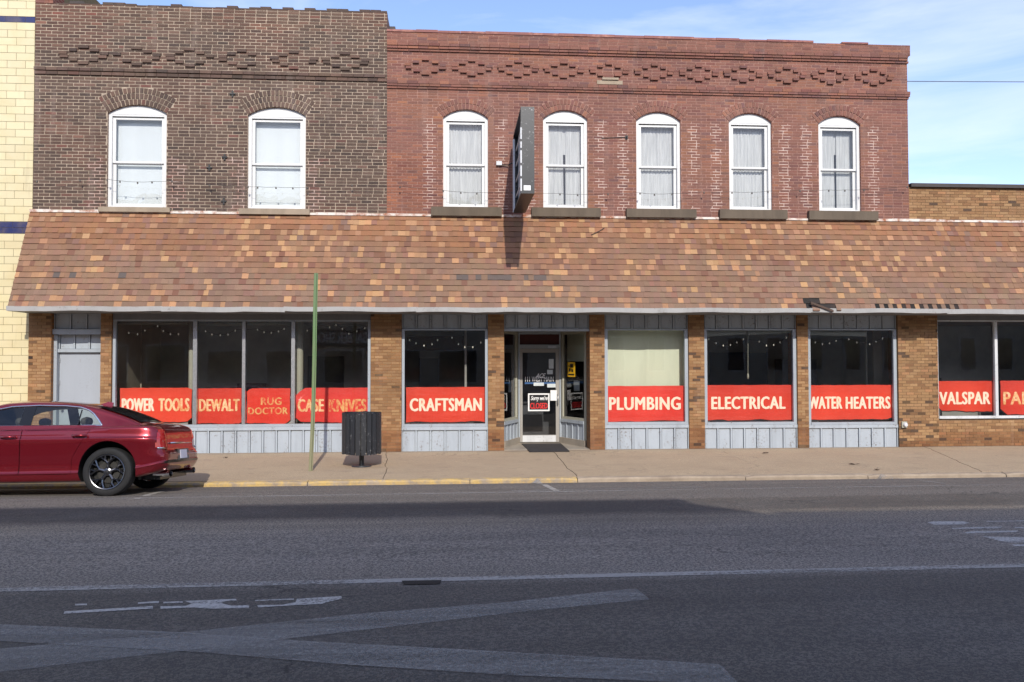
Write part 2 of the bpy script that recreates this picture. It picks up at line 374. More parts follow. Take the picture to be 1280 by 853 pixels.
def text_mesh(body, bold=.02, res=3, spacing=1.0):
    cu = bpy.data.curves.new('t', 'FONT'); cu.body = body; cu.offset = bold; cu.resolution_u = res; cu.space_character = spacing
    o = bpy.data.objects.new('t', cu); C.objects.link(o)
    dg = bpy.context.evaluated_depsgraph_get(); me = bpy.data.meshes.new_from_object(o.evaluated_get(dg))
    vs = [(v.co.x, v.co.y) for v in me.vertices]; fs = [tuple(p.vertices) for p in me.polygons]
    bpy.data.objects.remove(o); bpy.data.curves.remove(cu); bpy.data.meshes.remove(me)
    x0 = min(v[0] for v in vs); x1 = max(v[0] for v in vs); y0 = min(v[1] for v in vs); y1 = max(v[1] for v in vs)
    return [((a-x0)/(x1-x0), (b-y0)/(y1-y0)) for a, b in vs], fs
def add_text(mb, body, x0, x1, z0, z1, Y, bold=.02, mi=0, slant=0, f=None, flip=False, spacing=1.0):
    vs, fs = text_mesh(body, 0, 3, spacing); d = bold*(z1-z0); e = d*.45
    for n, (sx, sz) in enumerate(((-1, 0), (1, 0), (-.35, 1), (.35, -1), (.35, 1), (-.35, -1))):     # bold strokes: the outline thickened
        i = len(mb.v)
        for a, b in vs:
            p = ((x0+d+(x1-x0-2*d)*(1-a if flip else a))+slant*b+sx*d, Y-n*.0003, z0+e+(z1-z0-2*e)*b+sz*e); mb.v.append(f(*p) if f else p)
        for q in fs: mb.f.append(tuple(i+k for k in q)); mb.c.append((1, 1, 1)); mb.m.append(mi)
# ------------------------------------------------------------------ brickwork
def jit(c, v, hue=.5):
    k = 1+random.uniform(-v, v)
    return tuple(max(0, x*k*(1+random.uniform(-v, v)*hue*.4)) for x in c[:3])
def pick(pal):
    t = sum(w for w, _ in pal)*R_()
    for w, c in pal:
        t -= w
        if t <= 0: return c
    return pal[-1][1]
PAL_BROWN = [(8, lin(97, 77, 66)), (6, lin(106, 84, 72)), (5, lin(87, 69, 60)), (1.5, lin(117, 90, 77)), (1.2, lin(76, 62, 55)), (.6, lin(114, 78, 68))]
PAL_RED = [(8, lin(136, 91, 78)), (6, lin(143, 95, 80)), (4, lin(128, 86, 77)), (1.2, lin(153, 101, 80)), (.8, lin(119, 83, 78)), (.6, lin(126, 79, 70))]
PAL_TAN = [(6, lin(164, 126, 86)), (5, lin(154, 115, 77)), (3, lin(174, 136, 95)), (2, lin(140, 102, 68)), (.5, lin(92, 70, 53)), (.8, lin(176, 130, 90))]
def bricks(mb, x0, x1, z0, z1, Y, bl, bh, pal, mw=.012, holes=(), relief=.006, var=.075, mi=0, tint=None, patch=None, extra=None, wide=None):
    nr = int((z1-z0)/bh)
    for r in range(nr+1):
        za = z0+r*bh+mw/2; zb = min(z0+(r+1)*bh-mw/2, z1)
        if zb-za < bh*.25: continue
        zc = (za+zb)/2; cuts = [h(zc) for h in holes]; cuts = sorted([c for c in cuts if c])
        x = x0-bl*(.5 if r % 2 else 0)-R_()*.012
        while x < x1:
            L = bl*random.uniform(.988, 1.012)
            if R_() < .012: L *= .5
            a, b = max(x0, x+mw/2), min(x1, x+L-mw/2); x += L
            segs = [(a, b)]
            for ca, cb in cuts:
                ns = []
                for p, q in segs:
                    if q <= ca or p >= cb: ns.append((p, q)); continue
                    if p < ca: ns.append((p, ca-mw*.4))
                    if q > cb: ns.append((cb+mw*.4, q))
                segs = ns
            for p, q in segs:
                if q-p < .025: continue
                c = jit(pick(pal), var)
                if tint: c = tint((p+q)/2, zc, c)
                if c is None: continue
                pr = relief+random.uniform(-.5, .5)*relief+(extra((p+q)/2, r, zc) if extra else 0)
                s1, s2 = random.uniform(-.001, .001), random.uniform(-.001, .001)
                gp = .0025 if wide and wide((p+q)/2, zc) else 0
                mb.box(p+gp, q-gp, Y-pr, Y+.004, za+s1+gp, zb+s2-gp, c, mi, 'b')
class Win:
    def __init__(s, x0, x1, zs, zt, zb):    # jambs, spring, crown, bottom
        s.x0, s.x1, s.zs, s.zt, s.zb = x0, x1, zs, zt, zb; s.w = x1-x0; s.cx = (x0+x1)/2
        h = zt-zs; s.R = (s.w**2/4+h*h)/(2*h); s.cz = zt-s.R; s.phi = asin(s.w/2/s.R)
    def arc(s, n=14, dr=0): return [(s.cx+(s.R+dr)*sin(a), s.cz+(s.R+dr)*cos(a)) for a in [s.phi-2*s.phi*k/n for k in range(n+1)]]
    def outline(s, n=14, d=0):              # counter-clockwise, d = shrink
        return [(s.x0+d, s.zb), (s.x1-d, s.zb)]+[(min(max(x, s.x0+d), s.x1-d), z-d) for x, z in s.arc(n)]
    def hole(s, ring):
        ro = s.R+ring; xf = ro*sin(s.phi); zf = s.cz+ro*cos(s.phi)
        def h(z):
            if z < s.zb or z > s.cz+ro: return None
            if z < s.zs: k = s.w/2
            elif z < zf: k = s.w/2+(xf-s.w/2)*(z-s.zs)/(zf-s.zs)
            else: k = min(xf, sqrt(max(0, ro*ro-(z-s.cz)**2)))
            return (s.cx-k, s.cx+k)
        return h
    def ring(s, mb, Y, rows, t, pal, mi=0, var=.12, bw=.075):
        for k in range(rows):
            r0 = s.R+k*t+.008; r1 = s.R+(k+1)*t-.008; n = max(6, int(2*s.phi*(r0+r1)/2/bw)); g = .009/r0
            for j in range(n):
                a0 = -s.phi+2*s.phi*j/n+g; a1 = -s.phi+2*s.phi*(j+1)/n-g; c = jit(pick(pal), var); y0 = Y-.012+random.uniform(-.003, .003)
                q = [(r0, a0), (r1, a0), (r1, a1), (r0, a1)]; f = [(s.cx+r*sin(a), s.cz+r*cos(a)) for r, a in q]
                mb.face([(x, y0, z) for x, z in f][::-1], c, mi)
                for e in range(4):
                    (xa, za), (xb, zb) = f[e], f[(e+1) % 4]
                    mb.face([(xa, y0, za), (xb, y0, zb), (xb, Y+.004, zb), (xa, Y+.004, za)], c, mi)
def wall_shell(mb, x0, x1, z0, z1, Y, depth, wins, mi_front, mi_side, reveal=.14, top=True):
    outer = [(x0, z0), (x1, z0), (x1, z1), (x0, z1)]
    polys = [[Vector((a, b, 0)) for a, b in outer]]+[[Vector((a, b, 0)) for a, b in w.outline()[::-1]] for w in wins]
    flat = [p for q in polys for p in q]
    for t in tessellate_polygon(polys):
        q = [flat[k] for k in t]
        if (q[1].x-q[0].x)*(q[2].y-q[0].y)-(q[2].x-q[0].x)*(q[1].y-q[0].y) < 0: q = q[::-1]
        mb.face([(p.x, Y, p.y) for p in q], (1, 1, 1), mi_front)
    for w in wins:
        o = w.outline()
        for k in range(len(o)):
            a, b = o[k], o[(k+1) % len(o)]
            mb.face([(a[0], Y, a[1]), (b[0], Y, b[1]), (b[0], Y+reveal, b[1]), (a[0], Y+reveal, a[1])], (1, 1, 1), mi_side)
    mb.box(x0, x1, Y, Y+depth, z0, z1, (1, 1, 1), mi_side, 'f')

def sash_window(parent, w, dark_gap=False, cloth='curtain', fy=.06, fw=.06, label=None):
    # outer frame (arched head board), two sashes, panes and what hangs behind them
    cx = w.cx; zb, zs, zt = w.zb, w.zs, w.zt; x0, x1 = w.x0, w.x1
    head = zs-.02
    mb = MB()
    o = [(x0, head), (x1, head)]+w.arc(16)
    mb.prism(o, fy, fy+.08)
    mb.box(x0, x0+fw, fy, fy+.10, zb, head-.001); mb.box(x1-fw, x1, fy, fy+.10, zb, head-.001)
    mb.box(x0+fw, x1-fw, fy-.02, fy+.10, zb, zb+.05)
    mb.box(x0+fw, x1-fw, fy+.005, fy+.035, head-.04, head-.002)
    fr = mb.build('window', 'white_paint', parent)
    if label: fr['label'] = label
    zm = zb+(head-zb)*.495; s = .065
    a0, a1 = x0+fw+.002, x1-fw-.002
    up = MB(); y = fy+.045
    for bx in ((a0, a0+s, zm-.02, head-.06), (a1-s, a1, zm-.02, head-.06), (a0+s, a1-s, head-.105, head-.06), (a0+s, a1-s, zm-.02, zm+.025)):
        up.box(bx[0], bx[1], y, y+.035, bx[2], bx[3])
    y2 = fy+.085
    for bx in ((a0, a0+s, zb+.052, zm), (a1-s, a1, zb+.052, zm), (a0+s, a1-s, zb+.052, zb+.12), (a0+s, a1-s, zm-.045, zm-.022)):
        up.box(bx[0], bx[1], y2, y2+.035, bx[2], bx[3])
    up.build('sash', 'white_paint', fr)
    g = MB(); g.face([(a0+s, y+.018, zm+.02), (a1-s, y+.018, zm+.02), (a1-s, y+.018, head-.10), (a0+s, y+.018, head-.10)])
    g.face([(a0+s, y2+.018, zb+.11), (a1-s, y2+.018, zb+.11), (a1-s, y2+.018, zm-.04), (a0+s, y2+.018, zm-.04)])
    g.build('pane', 'sash_glass', fr)
    cb = MB(); yc = fy+.20
    spans = [(x0-.05, x1+.05)] if not dark_gap else [(x0-.05, cx-.03), (cx+.035, x1+.05)]
    for q0, q1 in spans:
        n = 48
        top = [(q0+(q1-q0)*k/n, yc+(.014*sin(k*1.9+R_()*.5) if cloth == 'curtain' else 0), head+.1) for k in range(n+1)]
        bot = [(p[0]+(0 if not dark_gap else (.02 if q0 < cx-.1 and p[0] > cx-.08 else 0)), p[1], zb-.1) for p in top]
        cb.grid([bot, top])
    if cloth == 'curtain': cb.box(x0-.05, x1+.05, yc+.03, yc+.04, zm+.35*(R_()+.3), head+.1)
    cb.build('curtain' if cloth == 'curtain' else 'blind', cloth, fr, smooth=True)
    bk = MB(); bk.box(x0-.25, x1+.25, fy+.17, fy+1.2, zb-.3, zt+.2, (1, 1, 1), 0, 'f'); bk.build('dark_recess', 'dark_room', fr)
    return fr
def slab_sill(parent, fr, px0, px1, py0, py1, mat, out=.10):
    xa, za = P(px0, py0); xb, zb_ = P(px1, py1); mb = MB(); n = 10
    rows = []
    mb.box(xa, xb, -out, .16, zb_, za); o = mb.build('sill', mat, fr); return o

# ------------------------------------------------------------------ ground, road, pavement
XL, XR = -120, 140
mb = MB(); ys = [p[0] for p in PROF]
fine = []
for a, b in zip(ys, ys[1:]):
    n = max(1, int((b-a)/1.5)); fine += [a+(b-a)*k/n for k in range(n)]
fine.append(ys[-1])
xs = [XL+(XR-XL)*k/60 for k in range(61)]
mb.grid([[(x, y, gz(y)) for x in xs] for y in fine]); struct(mb.build('road', 'road', smooth=True))
mb = MB(); mb.face([(-600, -600, -.6), (600, -600, -.6), (600, 600, -.6), (-600, 600, -.6)]); struct(mb.build('ground', 'ground'))
# sidewalk slabs with ragged joints
joints_px = [((404, 598), (392, 566)), ((477, 600), (476, 565)), ((722, 599), (690, 565)), ((975, 594), (905, 562)), ((1235, 590), (1190, 568))]
jn = []
for (a, b) in joints_px:
    xa = P(*a, KERB_Y)[0]; xb = P(*b, -.05)[0]; jn.append((xa, xb))
jn = [(-26, -26), (-21, -21), (-16.2, -16.2), (-11.2, -11.3), (-7.3, -7.4)]+jn[1:]+[(13.4, 13.3), (17, 17), (22, 22), (27, 27)]
mb = MB(); NY = 22
prev = [(-120, KERB_Y+.16+(4.2-.16+1.9)*k/NY) for k in range(NY+1)]
def jl(xa, xb, off, seed):
    rr = random.Random(seed); out = []; wv = 0
    for k in range(NY+1):
        y = KERB_Y+.155+(4.2-.155+1.95)*k/NY; wv = wv*.7+rr.uniform(-.03, .03)
        out.append((xa+(xb-xa)*k/NY+wv+off, y))
    return out
edges = [[(-120, KERB_Y+.155+(4.2-.155+1.95)*k/NY) for k in range(NY+1)]]
for i, (xa, xb) in enumerate(jn): edges += [jl(xa, xb, -.006, i), jl(xa, xb, .006, i)]
edges.append([(140, KERB_Y+.155+(4.2-.155+1.95)*k/NY) for k in range(NY+1)])
for k in range(0, len(edges), 2):
    L_, R2 = edges[k], edges[k+1]; dz = random.uniform(-.004, .004)
    zt = lambda y: gz(min(y, 0))+dz
    mb.grid([[(x, y, zt(y)) for x, y in L_], [(x, y, zt(y)) for x, y in R2]])
    mb.grid([[(x, y, zt(y)) for x, y in R2], [(x, y, zt(y)-.05) for x, y in R2]]); mb.grid([[(x, y, zt(y)-.05) for x, y in L_], [(x, y, zt(y)) for x, y in L_]])
    mb.face([(L_[0][0], L_[0][1], zt(L_[0][1])-.05), (R2[0][0], R2[0][1], zt(R2[0][1])-.05), (R2[0][0], R2[0][1], zt(R2[0][1])), (L_[0][0], L_[0][1], zt(L_[0][1]))])
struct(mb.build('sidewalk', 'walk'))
mb = MB(); mb.box(-120, 140, KERB_Y+.02, 2.2, -.4, -.075); struct(mb.build('sidewalk_bed', 'crack'))
# kerb, in stones, painted yellow beside the bin
rk = random.Random(3); kx = -60.0; mby, mbk = MB(), MB()
x_y0, x_y1 = -30, P(722, 600, KERB_Y)[0]
while kx < 60:
    L = rk.uniform(2.2, 3.4)
    if kx < x_y1 < kx+L: L = x_y1-kx
    t = mby if (kx >= x_y0 and kx < x_y1-.01) else mbk
    zt = gz(KERB_Y+.01)+rk.uniform(-.008, .004); rows = []
    n = 14
    for k in range(n+1):
        x = kx+.006+(L-.012)*k/n; e = rk.uniform(-.007, .004); d2 = .02 if k in (0, n) else 0
        rows.append([(x, KERB_Y-.025+rk.uniform(0, .006), -.3), (x, KERB_Y-.018+rk.uniform(0, .01)+d2*.4, zt-.03-d2), (x, KERB_Y+.012, zt+e-d2), (x, KERB_Y+.15, zt+.002+e*.3), (x, KERB_Y+.15, -.3)])
    t.grid(rows); kx += L
struct(mby.build('painted_kerb', 'kerb_y')); struct(mbk.build('kerb', 'kerb'))
# gutter dirt line
# ---- road markings, projected from the photograph onto the road
def mark(name, polys, mat, lift=.004):
    mb = MB()
    for poly in polys:
        pts = [G(*p) for p in poly]
        mb.face([(p.x, p.y, gz(p.y)+lift) for p in pts][::-1])
    o = mb.build(name, mat)
    bm = bmesh.new(); bm.from_mesh(o.data); bmesh.ops.triangulate(bm, faces=bm.faces[:])
    for Yc in [p[0] for p in PROF]:
        bmesh.ops.bisect_plane(bm, geom=bm.verts[:]+bm.edges[:]+bm.faces[:], plane_co=(0, Yc, 0), plane_no=(0, 1, 0))
    for v in bm.verts: v.co.z = gz(v.co.y)+lift
    for f in bm.faces:
        if f.normal.z < 0: f.normal_flip()
    bm.to_mesh(o.data); bm.free(); return struct(o)
def strip(name, pa, pb, w, mat, ext=(0, 0), lift=.004):
    a, b = G(*pa), G(*pb); d = (b-a); d.z = 0; L = d.length; d.normalize(); nrm = Vector((-d.y, d.x, 0)); mb = MB()
    n = max(2, int((L+ext[0]+ext[1])/.5)); rows = [[], []]
    for k in range(n+1):
        p = a+d*(-ext[0]+(L+ext[0]+ext[1])*k/n); ww = w/2
        for i, sgn in ((0, -1), (1, 1)):
            q = p+nrm*sgn*ww; rows[i].append((q.x, q.y, gz(q.y)+lift))
    mb.grid(rows); return struct(mb.build(name, mat))
strip('lane_line', (0, 738), (1280, 707.5), .125, 'mark', (30, 40))
strip('parking_lane_line', (0, 626), (1280, 606), .09, 'mark_faint', (30, 40))
strip('stall_line', (203, 614.5), (170, 624), .10, 'mark'); strip('stall_line', (668, 602.5), (696, 614), .10, 'mark'); strip('stall_line', (1098, 596), (1182, 605), .10, 'mark_faint')
strip('stall_line', (880, 609), (640, 614), .09, 'mark_faint')
mark('crossing_marking', [[(-160, 829), (0, 812), (225, 792), (450, 768), (640, 753), (795, 736), (812, 750), (640, 767), (310, 805), (0, 841), (-160, 858)]], 'mark_x')
mark('crossing_marking', [[(-160, 776), (0, 782), (225, 792), (380, 803), (640, 817), (900, 832), (925, 858), (640, 846), (425, 832), (250, 817), (0, 803), (-160, 795)]], 'mark_x', .008)
cv = lambda pts, s, ox, oy: [(x/s+ox, y/s+oy) for x, y in pts]
mark('letter_marking', [cv(q, 2.667, 0, 700) for q in (
    [(215, 174), (212, 182), (510, 164), (510, 156)], [(535, 157), (535, 165), (640, 161), (700, 165), (830, 163), (830, 153), (770, 155), (740, 147), (750, 140), (790, 137), (785, 132), (700, 136), (615, 139), (640, 148), (620, 155)],
    [(858, 153), (860, 161), (985, 153), (1070, 149), (1140, 131), (1138, 123), (990, 132), (985, 143), (940, 152)], [(250, 149), (290, 148), (290, 153), (250, 154)], [(460, 144), (530, 139), (530, 145), (460, 149)], [(545, 142), (610, 140), (610, 145), (545, 147)], [(850, 136), (980, 131), (980, 135), (850, 139)])], 'mark_r')
mark('letter_marking', [cv(q, 4.267, 980, 600) for q in (
    [(765, 229), (800, 241), (960, 240), (990, 232), (960, 224), (800, 223)], [(890, 258), (900, 264), (1150, 261), (1165, 252), (1110, 251)], [(960, 282), (975, 288), (1240, 280), (1250, 272), (1000, 276)],
    [(1050, 302), (1160, 330), (1200, 337), (1500, 334), (1500, 309), (1090, 305)], [(1215, 347), (1230, 356), (1500, 353), (1500, 343)], [(1080, 222), (1080, 226), (1500, 219), (1500, 214)], [(1230, 255), (1230, 261), (1500, 256), (1500, 250)], [(1290, 278), (1290, 284), (1500, 280), (1500, 273)])], 'mark_r')
mark('oil_patch', [[(502, 727), (552, 726), (550, 731), (505, 732)]], 'crack', .006)
# ------------------------------------------------------------------ BUILDINGS
X_A0, X_A1 = fx(42, 200), fx(483.5, 200)      # brown building
X_B1 = fx(1135.5, 200)                         # end of red building
Z_SOF = 3.16                                    # underside of awning at the wall
ZA_TOP = 10.13; ZB_TOP = 9.65

# ---- brown brick building
A = thing('brick_building', ((X_A0+X_A1)/2, 0, 0), 'two storey brown brick building with two wide white arched windows above the awning', 'building')
def mkwin(px0, px1, pt, ps, pb):
    pc = (px0+px1)/2
    return Win(fx(px0, 200), fx(px1, 200), fz(ps, pc), fz(pt, pc), fz(pb, pc))
wa = [mkwin(134, 208, 131, 141.5, 260), mkwin(309.5, 382, 134, 144.5, 262)]
ringA, ringB = .39, .265
mb = MB()
wall_shell(mb, X_A0, X_A1, 3.19, ZA_TOP, 0, 14, wa, 1, 2)
effA = []
def tintA(x, z, c):
    n = sin(x*1.7+z*2.3)+sin(x*.6-z*1.1+2)
    if z > 9.66: c = tuple(a*b for a, b in zip(c, (1.12, 1.05, 1.0)))
    if x < X_A0+1.6 and z > 9.1: c = tuple(a*b for a, b in zip(c, (1.18, .98, .95)))
    elif n > 1.1: c = tuple(a*b for a, b in zip(c, (1.12, .98, .95)))
    elif n < -1.2: c = tuple(a*.9 for a in c)
    return c
bhA, blA = .0735, .243
zc0 = fz(97, 300)                               # corbel course of brown building
dcy = (fz(60, 300)+fz(88, 300))/2
def diamond_extra(x0, period, zc, bh, half, amp):
    def e(x, r, z):
        k = round((z-zc)/bh)
        if abs(k) > half: return 0
        u = ((x-x0)/period) % 1.0
        d = abs(u-.5)*period
        t = (half-abs(k))*period*.5/half*.92
        return amp if abs(d-t) < .11 else 0
    return e
bricks(mb, X_A0, X_A1, 5.25, ZA_TOP, 0, blA, bhA, PAL_BROWN, .0165, [w.hole(ringA) for w in wa], tint=tintA)
def diamonds(x0, x1, period, zc, bh, pal, Y, amp, name, parent, wlen, wob=0):
    mb = MB(); cx = x0
    while cx < x1:
        for k, offs in ((2.5, (0,)), (1.5, (-.20, .20)), (.5, (-.38, .38)), (-.5, (-.36, .36)), (-1.5, (-.19, .19)), (-2.5, (0,))):
            for o_ in offs:
                w_ = wlen*(1.25 if k in (2.5, -2.5) else 1)*random.uniform(.9, 1.1); xx = cx+o_*period+random.uniform(-.01, .01)
                if random.random() < wob: continue
                z = zc+k*bh-bh/2; mb.box(xx-w_/2, xx+w_/2, Y-amp-random.random()*.01, Y-.002, z+.006, z+bh-.004, jit(pick(pal), .15))
        cx += period
    return mb.build(name, 'brown_brick' if pal is PAL_BROWN else 'red_brick', parent)
for w in wa: w.ring(mb, 0, 3, ringA/3, PAL_BROWN, bw=.09)
for w in wa:                                   # white lime bleeding beside the windows
    for s in (-1, 1):
        for k in range(7):
            e = w.x0 if s < 0 else w.x1; a = e+s*.04+s*R_()*.05; b = e+s*random.uniform(.22, .5); z0 = w.zb+k*.17
            if z0+.17 > w.zs-.5 and R_() < .6: continue
            mb.box(min(a, b), max(a, b), -.0015-k*.0001, .002, z0, z0+.16, (1, 1, 1), 3, 'b')
mb.build('wall', ['brown_brick', 'mortar_light', 'side_brick_brown', 'mortar_white'], A)
diamonds(fx(105, 75), X_A1-.5, .0185*63, dcy, bhA, PAL_BROWN, 0, .035, 'brick_frieze', A, .18, .2)
for z, dy, hh in ((zc0-.03, .035, .07), (zc0+.055, .06, .07)):
    x = X_A0; mb = MB()
    while x < X_A1-.05:
        L = min(.24*random.uniform(.9, 1.1), X_A1-x); mb.box(x+.004, x+L-.004, -dy-R_()*.004, .01, z, z+hh, jit(pick(PAL_BROWN), .2)); x += L
    mb.build('cornice', 'brown_brick', A)
mb = MB(); mb.box(X_A0+.4, X_A1-.003, .003, .25, ZA_TOP+.001, ZA_TOP+.022, jit(lin(86, 70, 62), .2))
x = X_A0+.45
while x < X_A1-.03:
    L = min(.25, X_A1-x)
    if R_() < .8: mb.box(x+.004, x+L-.004, .0, .25, ZA_TOP+.015, ZA_TOP+random.choice((.03, .05, .07)), jit(lin(86, 70, 62), .2))
    x += L
mb.build('wall_top', 'brown_brick', A)
mb = MB(); bricks(mb, X_A0, X_A0+.38, ZA_TOP, 10.8, -.01, .2, .074, PAL_RED, .012); mb.box(X_A0, X_A0+.38, -.005, .5, ZA_TOP+.001, 10.8, (1, 1, 1), 1)
mb.build('parapet_pier', ['red_brick', 'side_brick_red'], A)
mb = MB(); mb.prism([(X_A0+.5, ZA_TOP), (X_A0+1.1, ZA_TOP), (X_A0+.95, ZA_TOP+.16), (X_A0+.8, ZA_TOP+.3), (X_A0+.5, ZA_TOP+.3)], .5, 1.4); mb.build('roof_vent', 'dark_cap', A)
for i, w in enumerate(wa):
    fr = sash_window(A, w, cloth='blind', fw=.075)
    slab_sill(A, fr, *((125, 214, 259.5, 266.5), (300, 388, 261.5, 269.5))[i], 'stone_sill')
for px, py in ((281, 197), (280, 252), (291, 118), (262, 210)):
    mb = MB(); x, z = P(px, py); mb.box(x-.02, x+.02, -.03, .02, z-.07, z+.07); mb.box(x-.06, x+.06, -.04, -.01, z-.015, z+.015); mb.build('wall_anchor', 'wire', A)

# ---- red brick building
B = thing('brick_building', ((X_A1+X_B1)/2, 0, 0), 'two storey red brick building with five narrow white arched windows and a diamond brick frieze', 'building')
wb = [mkwin(554, 610, 137, 147.5, 260.5), mkwin(679, 734.5, 138, 149, 261), mkwin(795.5, 851, 140, 151, 262.5), mkwin(911.5, 965, 141.5, 152.5, 263.5), mkwin(1023.5, 1076, 145, 155.5, 265)]
xB0 = X_A1+.002
mb = MB(); wall_shell(mb, xB0, X_B1, 3.19, ZB_TOP-.03, 0.002, 14, wb, 1, 2)
def tintB(x, z, c):
    n = sin(x*1.3+z*1.9)+sin(x*.7-z*1.4+1)
    if n > 1.2: c = tuple(a*b for a, b in zip(c, (1.12, 1.12, 1.0)))
    elif n < -1.1: c = tuple(a*b for a, b in zip(c, (.88, .86, .9)))
    for w in wb:
        if (abs(x-w.x0) < .17 or abs(x-w.x1) < .17) and z < w.zs: return tuple(a*b for a, b in zip(c, (1.06, 1.1, 1.0)))
    if x < X_A1+.9 and z < 6.9: c = tuple(a*b for a, b in zip(c, (1.2, 1.1, .9)))
    return c
bhB, blB = .0672, .235
zB1 = fz(109, 520); zB2 = fz(62, 520); dB = (fz(74, 560)+fz(95, 560))/2
bricks(mb, xB0, X_B1, 5.2, ZB_TOP-.03, .002, blB, bhB, PAL_RED, .014, [w.hole(ringB) for w in wb], tint=tintB, relief=.0035, wide=lambda x, z: any(.14 < min(abs(x-w.x0), abs(x-w.x1)) < .44 and w.zb-.05 < z < w.zs-.1 for w in wb))
for w in wb: w.ring(mb, .002, 2, ringB/2, PAL_RED, bw=.085)
for w in wb:                                   # bright repointed quoins each side of every window
    for s in (-1, 1):
        e = w.x0 if s < 0 else w.x1; k = 0; z = w.zb-.03
        while z < w.zs-.12:
            a, b = e+s*(.17 if k % 2 else .24), e+s*(.40 if k % 2 else .46)
            if R_() < .93: mb.box(min(a, b), max(a, b), (.0012), .004, z, z+.1249, (1, 1, 1), 3, 'b')
            z += .125; k += 1
mb.build('wall', ['red_brick', 'mortar_red', 'side_brick_red', 'mortar_white'], B)
diamonds(fx(532, 85), X_B1-.4, .0185*58.2, dB, bhB, PAL_RED, .002, .05, 'brick_frieze', B, .14)
for z, dy, hh in ((zB1-.045, .03, .05), (zB1+.008, .055, .05), (zB1+.062, .065, .07), (zB2-.05, .035, .05), (zB2+.004, .065, .055), (zB2+.063, .085, .06)):
    x = xB0; mb = MB()
    while x < X_B1-.02:
        L = min(blB*random.uniform(.92, 1.08), X_B1+dy*.6-x); mb.box(x+.003, x+L-.003, -dy-R_()*.004, .01, z, z+hh, jit(pick(PAL_RED), .16)); x += L
    mb.build('cornice', 'red_brick', B)
mb = MB(); bricks(mb, xB0, X_B1+.04, zB2+.125, ZB_TOP+.02, -.07, blB, bhB, PAL_RED, .011, relief=.004)
mb.box(xB0, X_B1+.04, -.069, .3, zB2+.125, ZB_TOP+.02, (1, 1, 1), 1)
mb.build('parapet', ['red_brick', 'mortar_red'], B)
x = xB0
while x < X_B1-.1:
    L = random.uniform(.5, .7); L = min(L, X_B1+.05-x); hh = random.choice((.05, .06, .07)) if x < fx(900, 50) else random.choice((.0, .03, .05))
    if hh:
        mb = MB(); mb.box(x+.002, x+L-.002, -.095+R_()*.01, .34, ZB_TOP+.021, ZB_TOP+.021+hh*.6+.02); mb.build('coping_tile', 'red_cap', B)
    x += L
mb = MB(); xa, za = P(746, 101); xb, zb_ = P(778, 106.5); mb.box(xa, xb, -.03, .02, zb_, za); mb.box(xa+.12, xb-.1, -.06, .02, za+.01, za+.06); mb.build('patch_stone', 'stone_sill', B)
mb = MB(); xa, za = P(483, 33, .6); xb, zl_ = P(494, 38.5, .6); mb.box(xB0, xb, .6, 1.2, ZB_TOP, za); mb.box(xb, xb+.1, .62, 1.1, ZB_TOP, zl_); mb.build('roof_vent', 'dark_cap', B)
sil = [(539, 627, 259.5, 271.5), (664, 750, 260.5, 272.5), (782, 869, 262, 273.5), (898, 982, 263, 275), (1009, 1095, 264.5, 276.5)]
for i, w in enumerate(wb):
    fr = sash_window(B, w, dark_gap=i in (1, 4), fw=.07)
    slab_sill(B, fr, *sil[i], 'stone_sill_dark', .12)
mb = MB(); x, z = P(783, 172); mb.tube([(x, .02, z), (x, -.1, z)], .012); mb.box(x-.03, x+.03, -.03, .02, z-.04, z+.04); x2, z2 = P(752, 173)
mb.tube([(x2, -.012, z2), (x, -.012, z)], .008); mb.build('wall_bracket', 'wire', B)

# ---- cream glazed building on the far side of the brown one
X_C0 = -24.0
Cb = thing('tile_building', (-16, 0, 0), 'cream glazed tile building with dark blue bands beside the brown brick one', 'building')
mb = MB(); xC1 = X_A0-.02
mb.box(X_C0, xC1, .03, 12, -.05, 11.6, (1, 1, 1), 1)
TW, THh = .395, .171
zband = [(fz(27.5, 15), fz(20, 15)), (fz(292, 15), fz(277, 15))]
r = 0; z = .0
def tiles(z0, z1, th, col, tw, half):
    global r
    z = z0
    n = max(1, round((z1-z0)/th)); h = (z1-z0)/n
    for k in range(n):
        x = xC1-(tw*.5 if (r % 2 and half) else tw)
        right = xC1
        while right > X_C0:
            left = max(x, X_C0)
            c = jit(col, .05); y = .022+random.uniform(-.002, .002)
            mb.box(left+.004, right-.004, y, .031, z+.004, z+h-.004, c, 0, 'b'); right = left; x -= tw
        z += h; r += 1
ctile = lin(210, 198, 160); cblue = lin(42, 48, 92)
tiles(.0, zband[1][0], THh, ctile, TW, True); tiles(*zband[1], .14, cblue, .42, True)
tiles(zband[1][1], zband[0][0], THh, ctile, TW, True); tiles(*zband[0], .14, cblue, .42, True); tiles(zband[0][1], 11.6, THh, ctile, TW, True)
mb.build('wall', ['tile', 'tile_joint'], Cb)

# ---- low tan brick building
X_D1 = 30.0
D = thing('brick_building', ((X_B1+X_D1)/2, 0, 0), 'low tan brick building with dark roof edge next to the red brick one', 'building')
zD = fz(235, 1200)
mb = MB(); mb.box(X_B1+.003, X_D1, .02, 14, 3.0, zD, (1, 1, 1), 1)
xw0 = fx(1171, 460); xw1 = fx(1245, 460)*2-xw0+.1; zsD = fz(523, 1220); xp0 = fx(1121.5, 460)
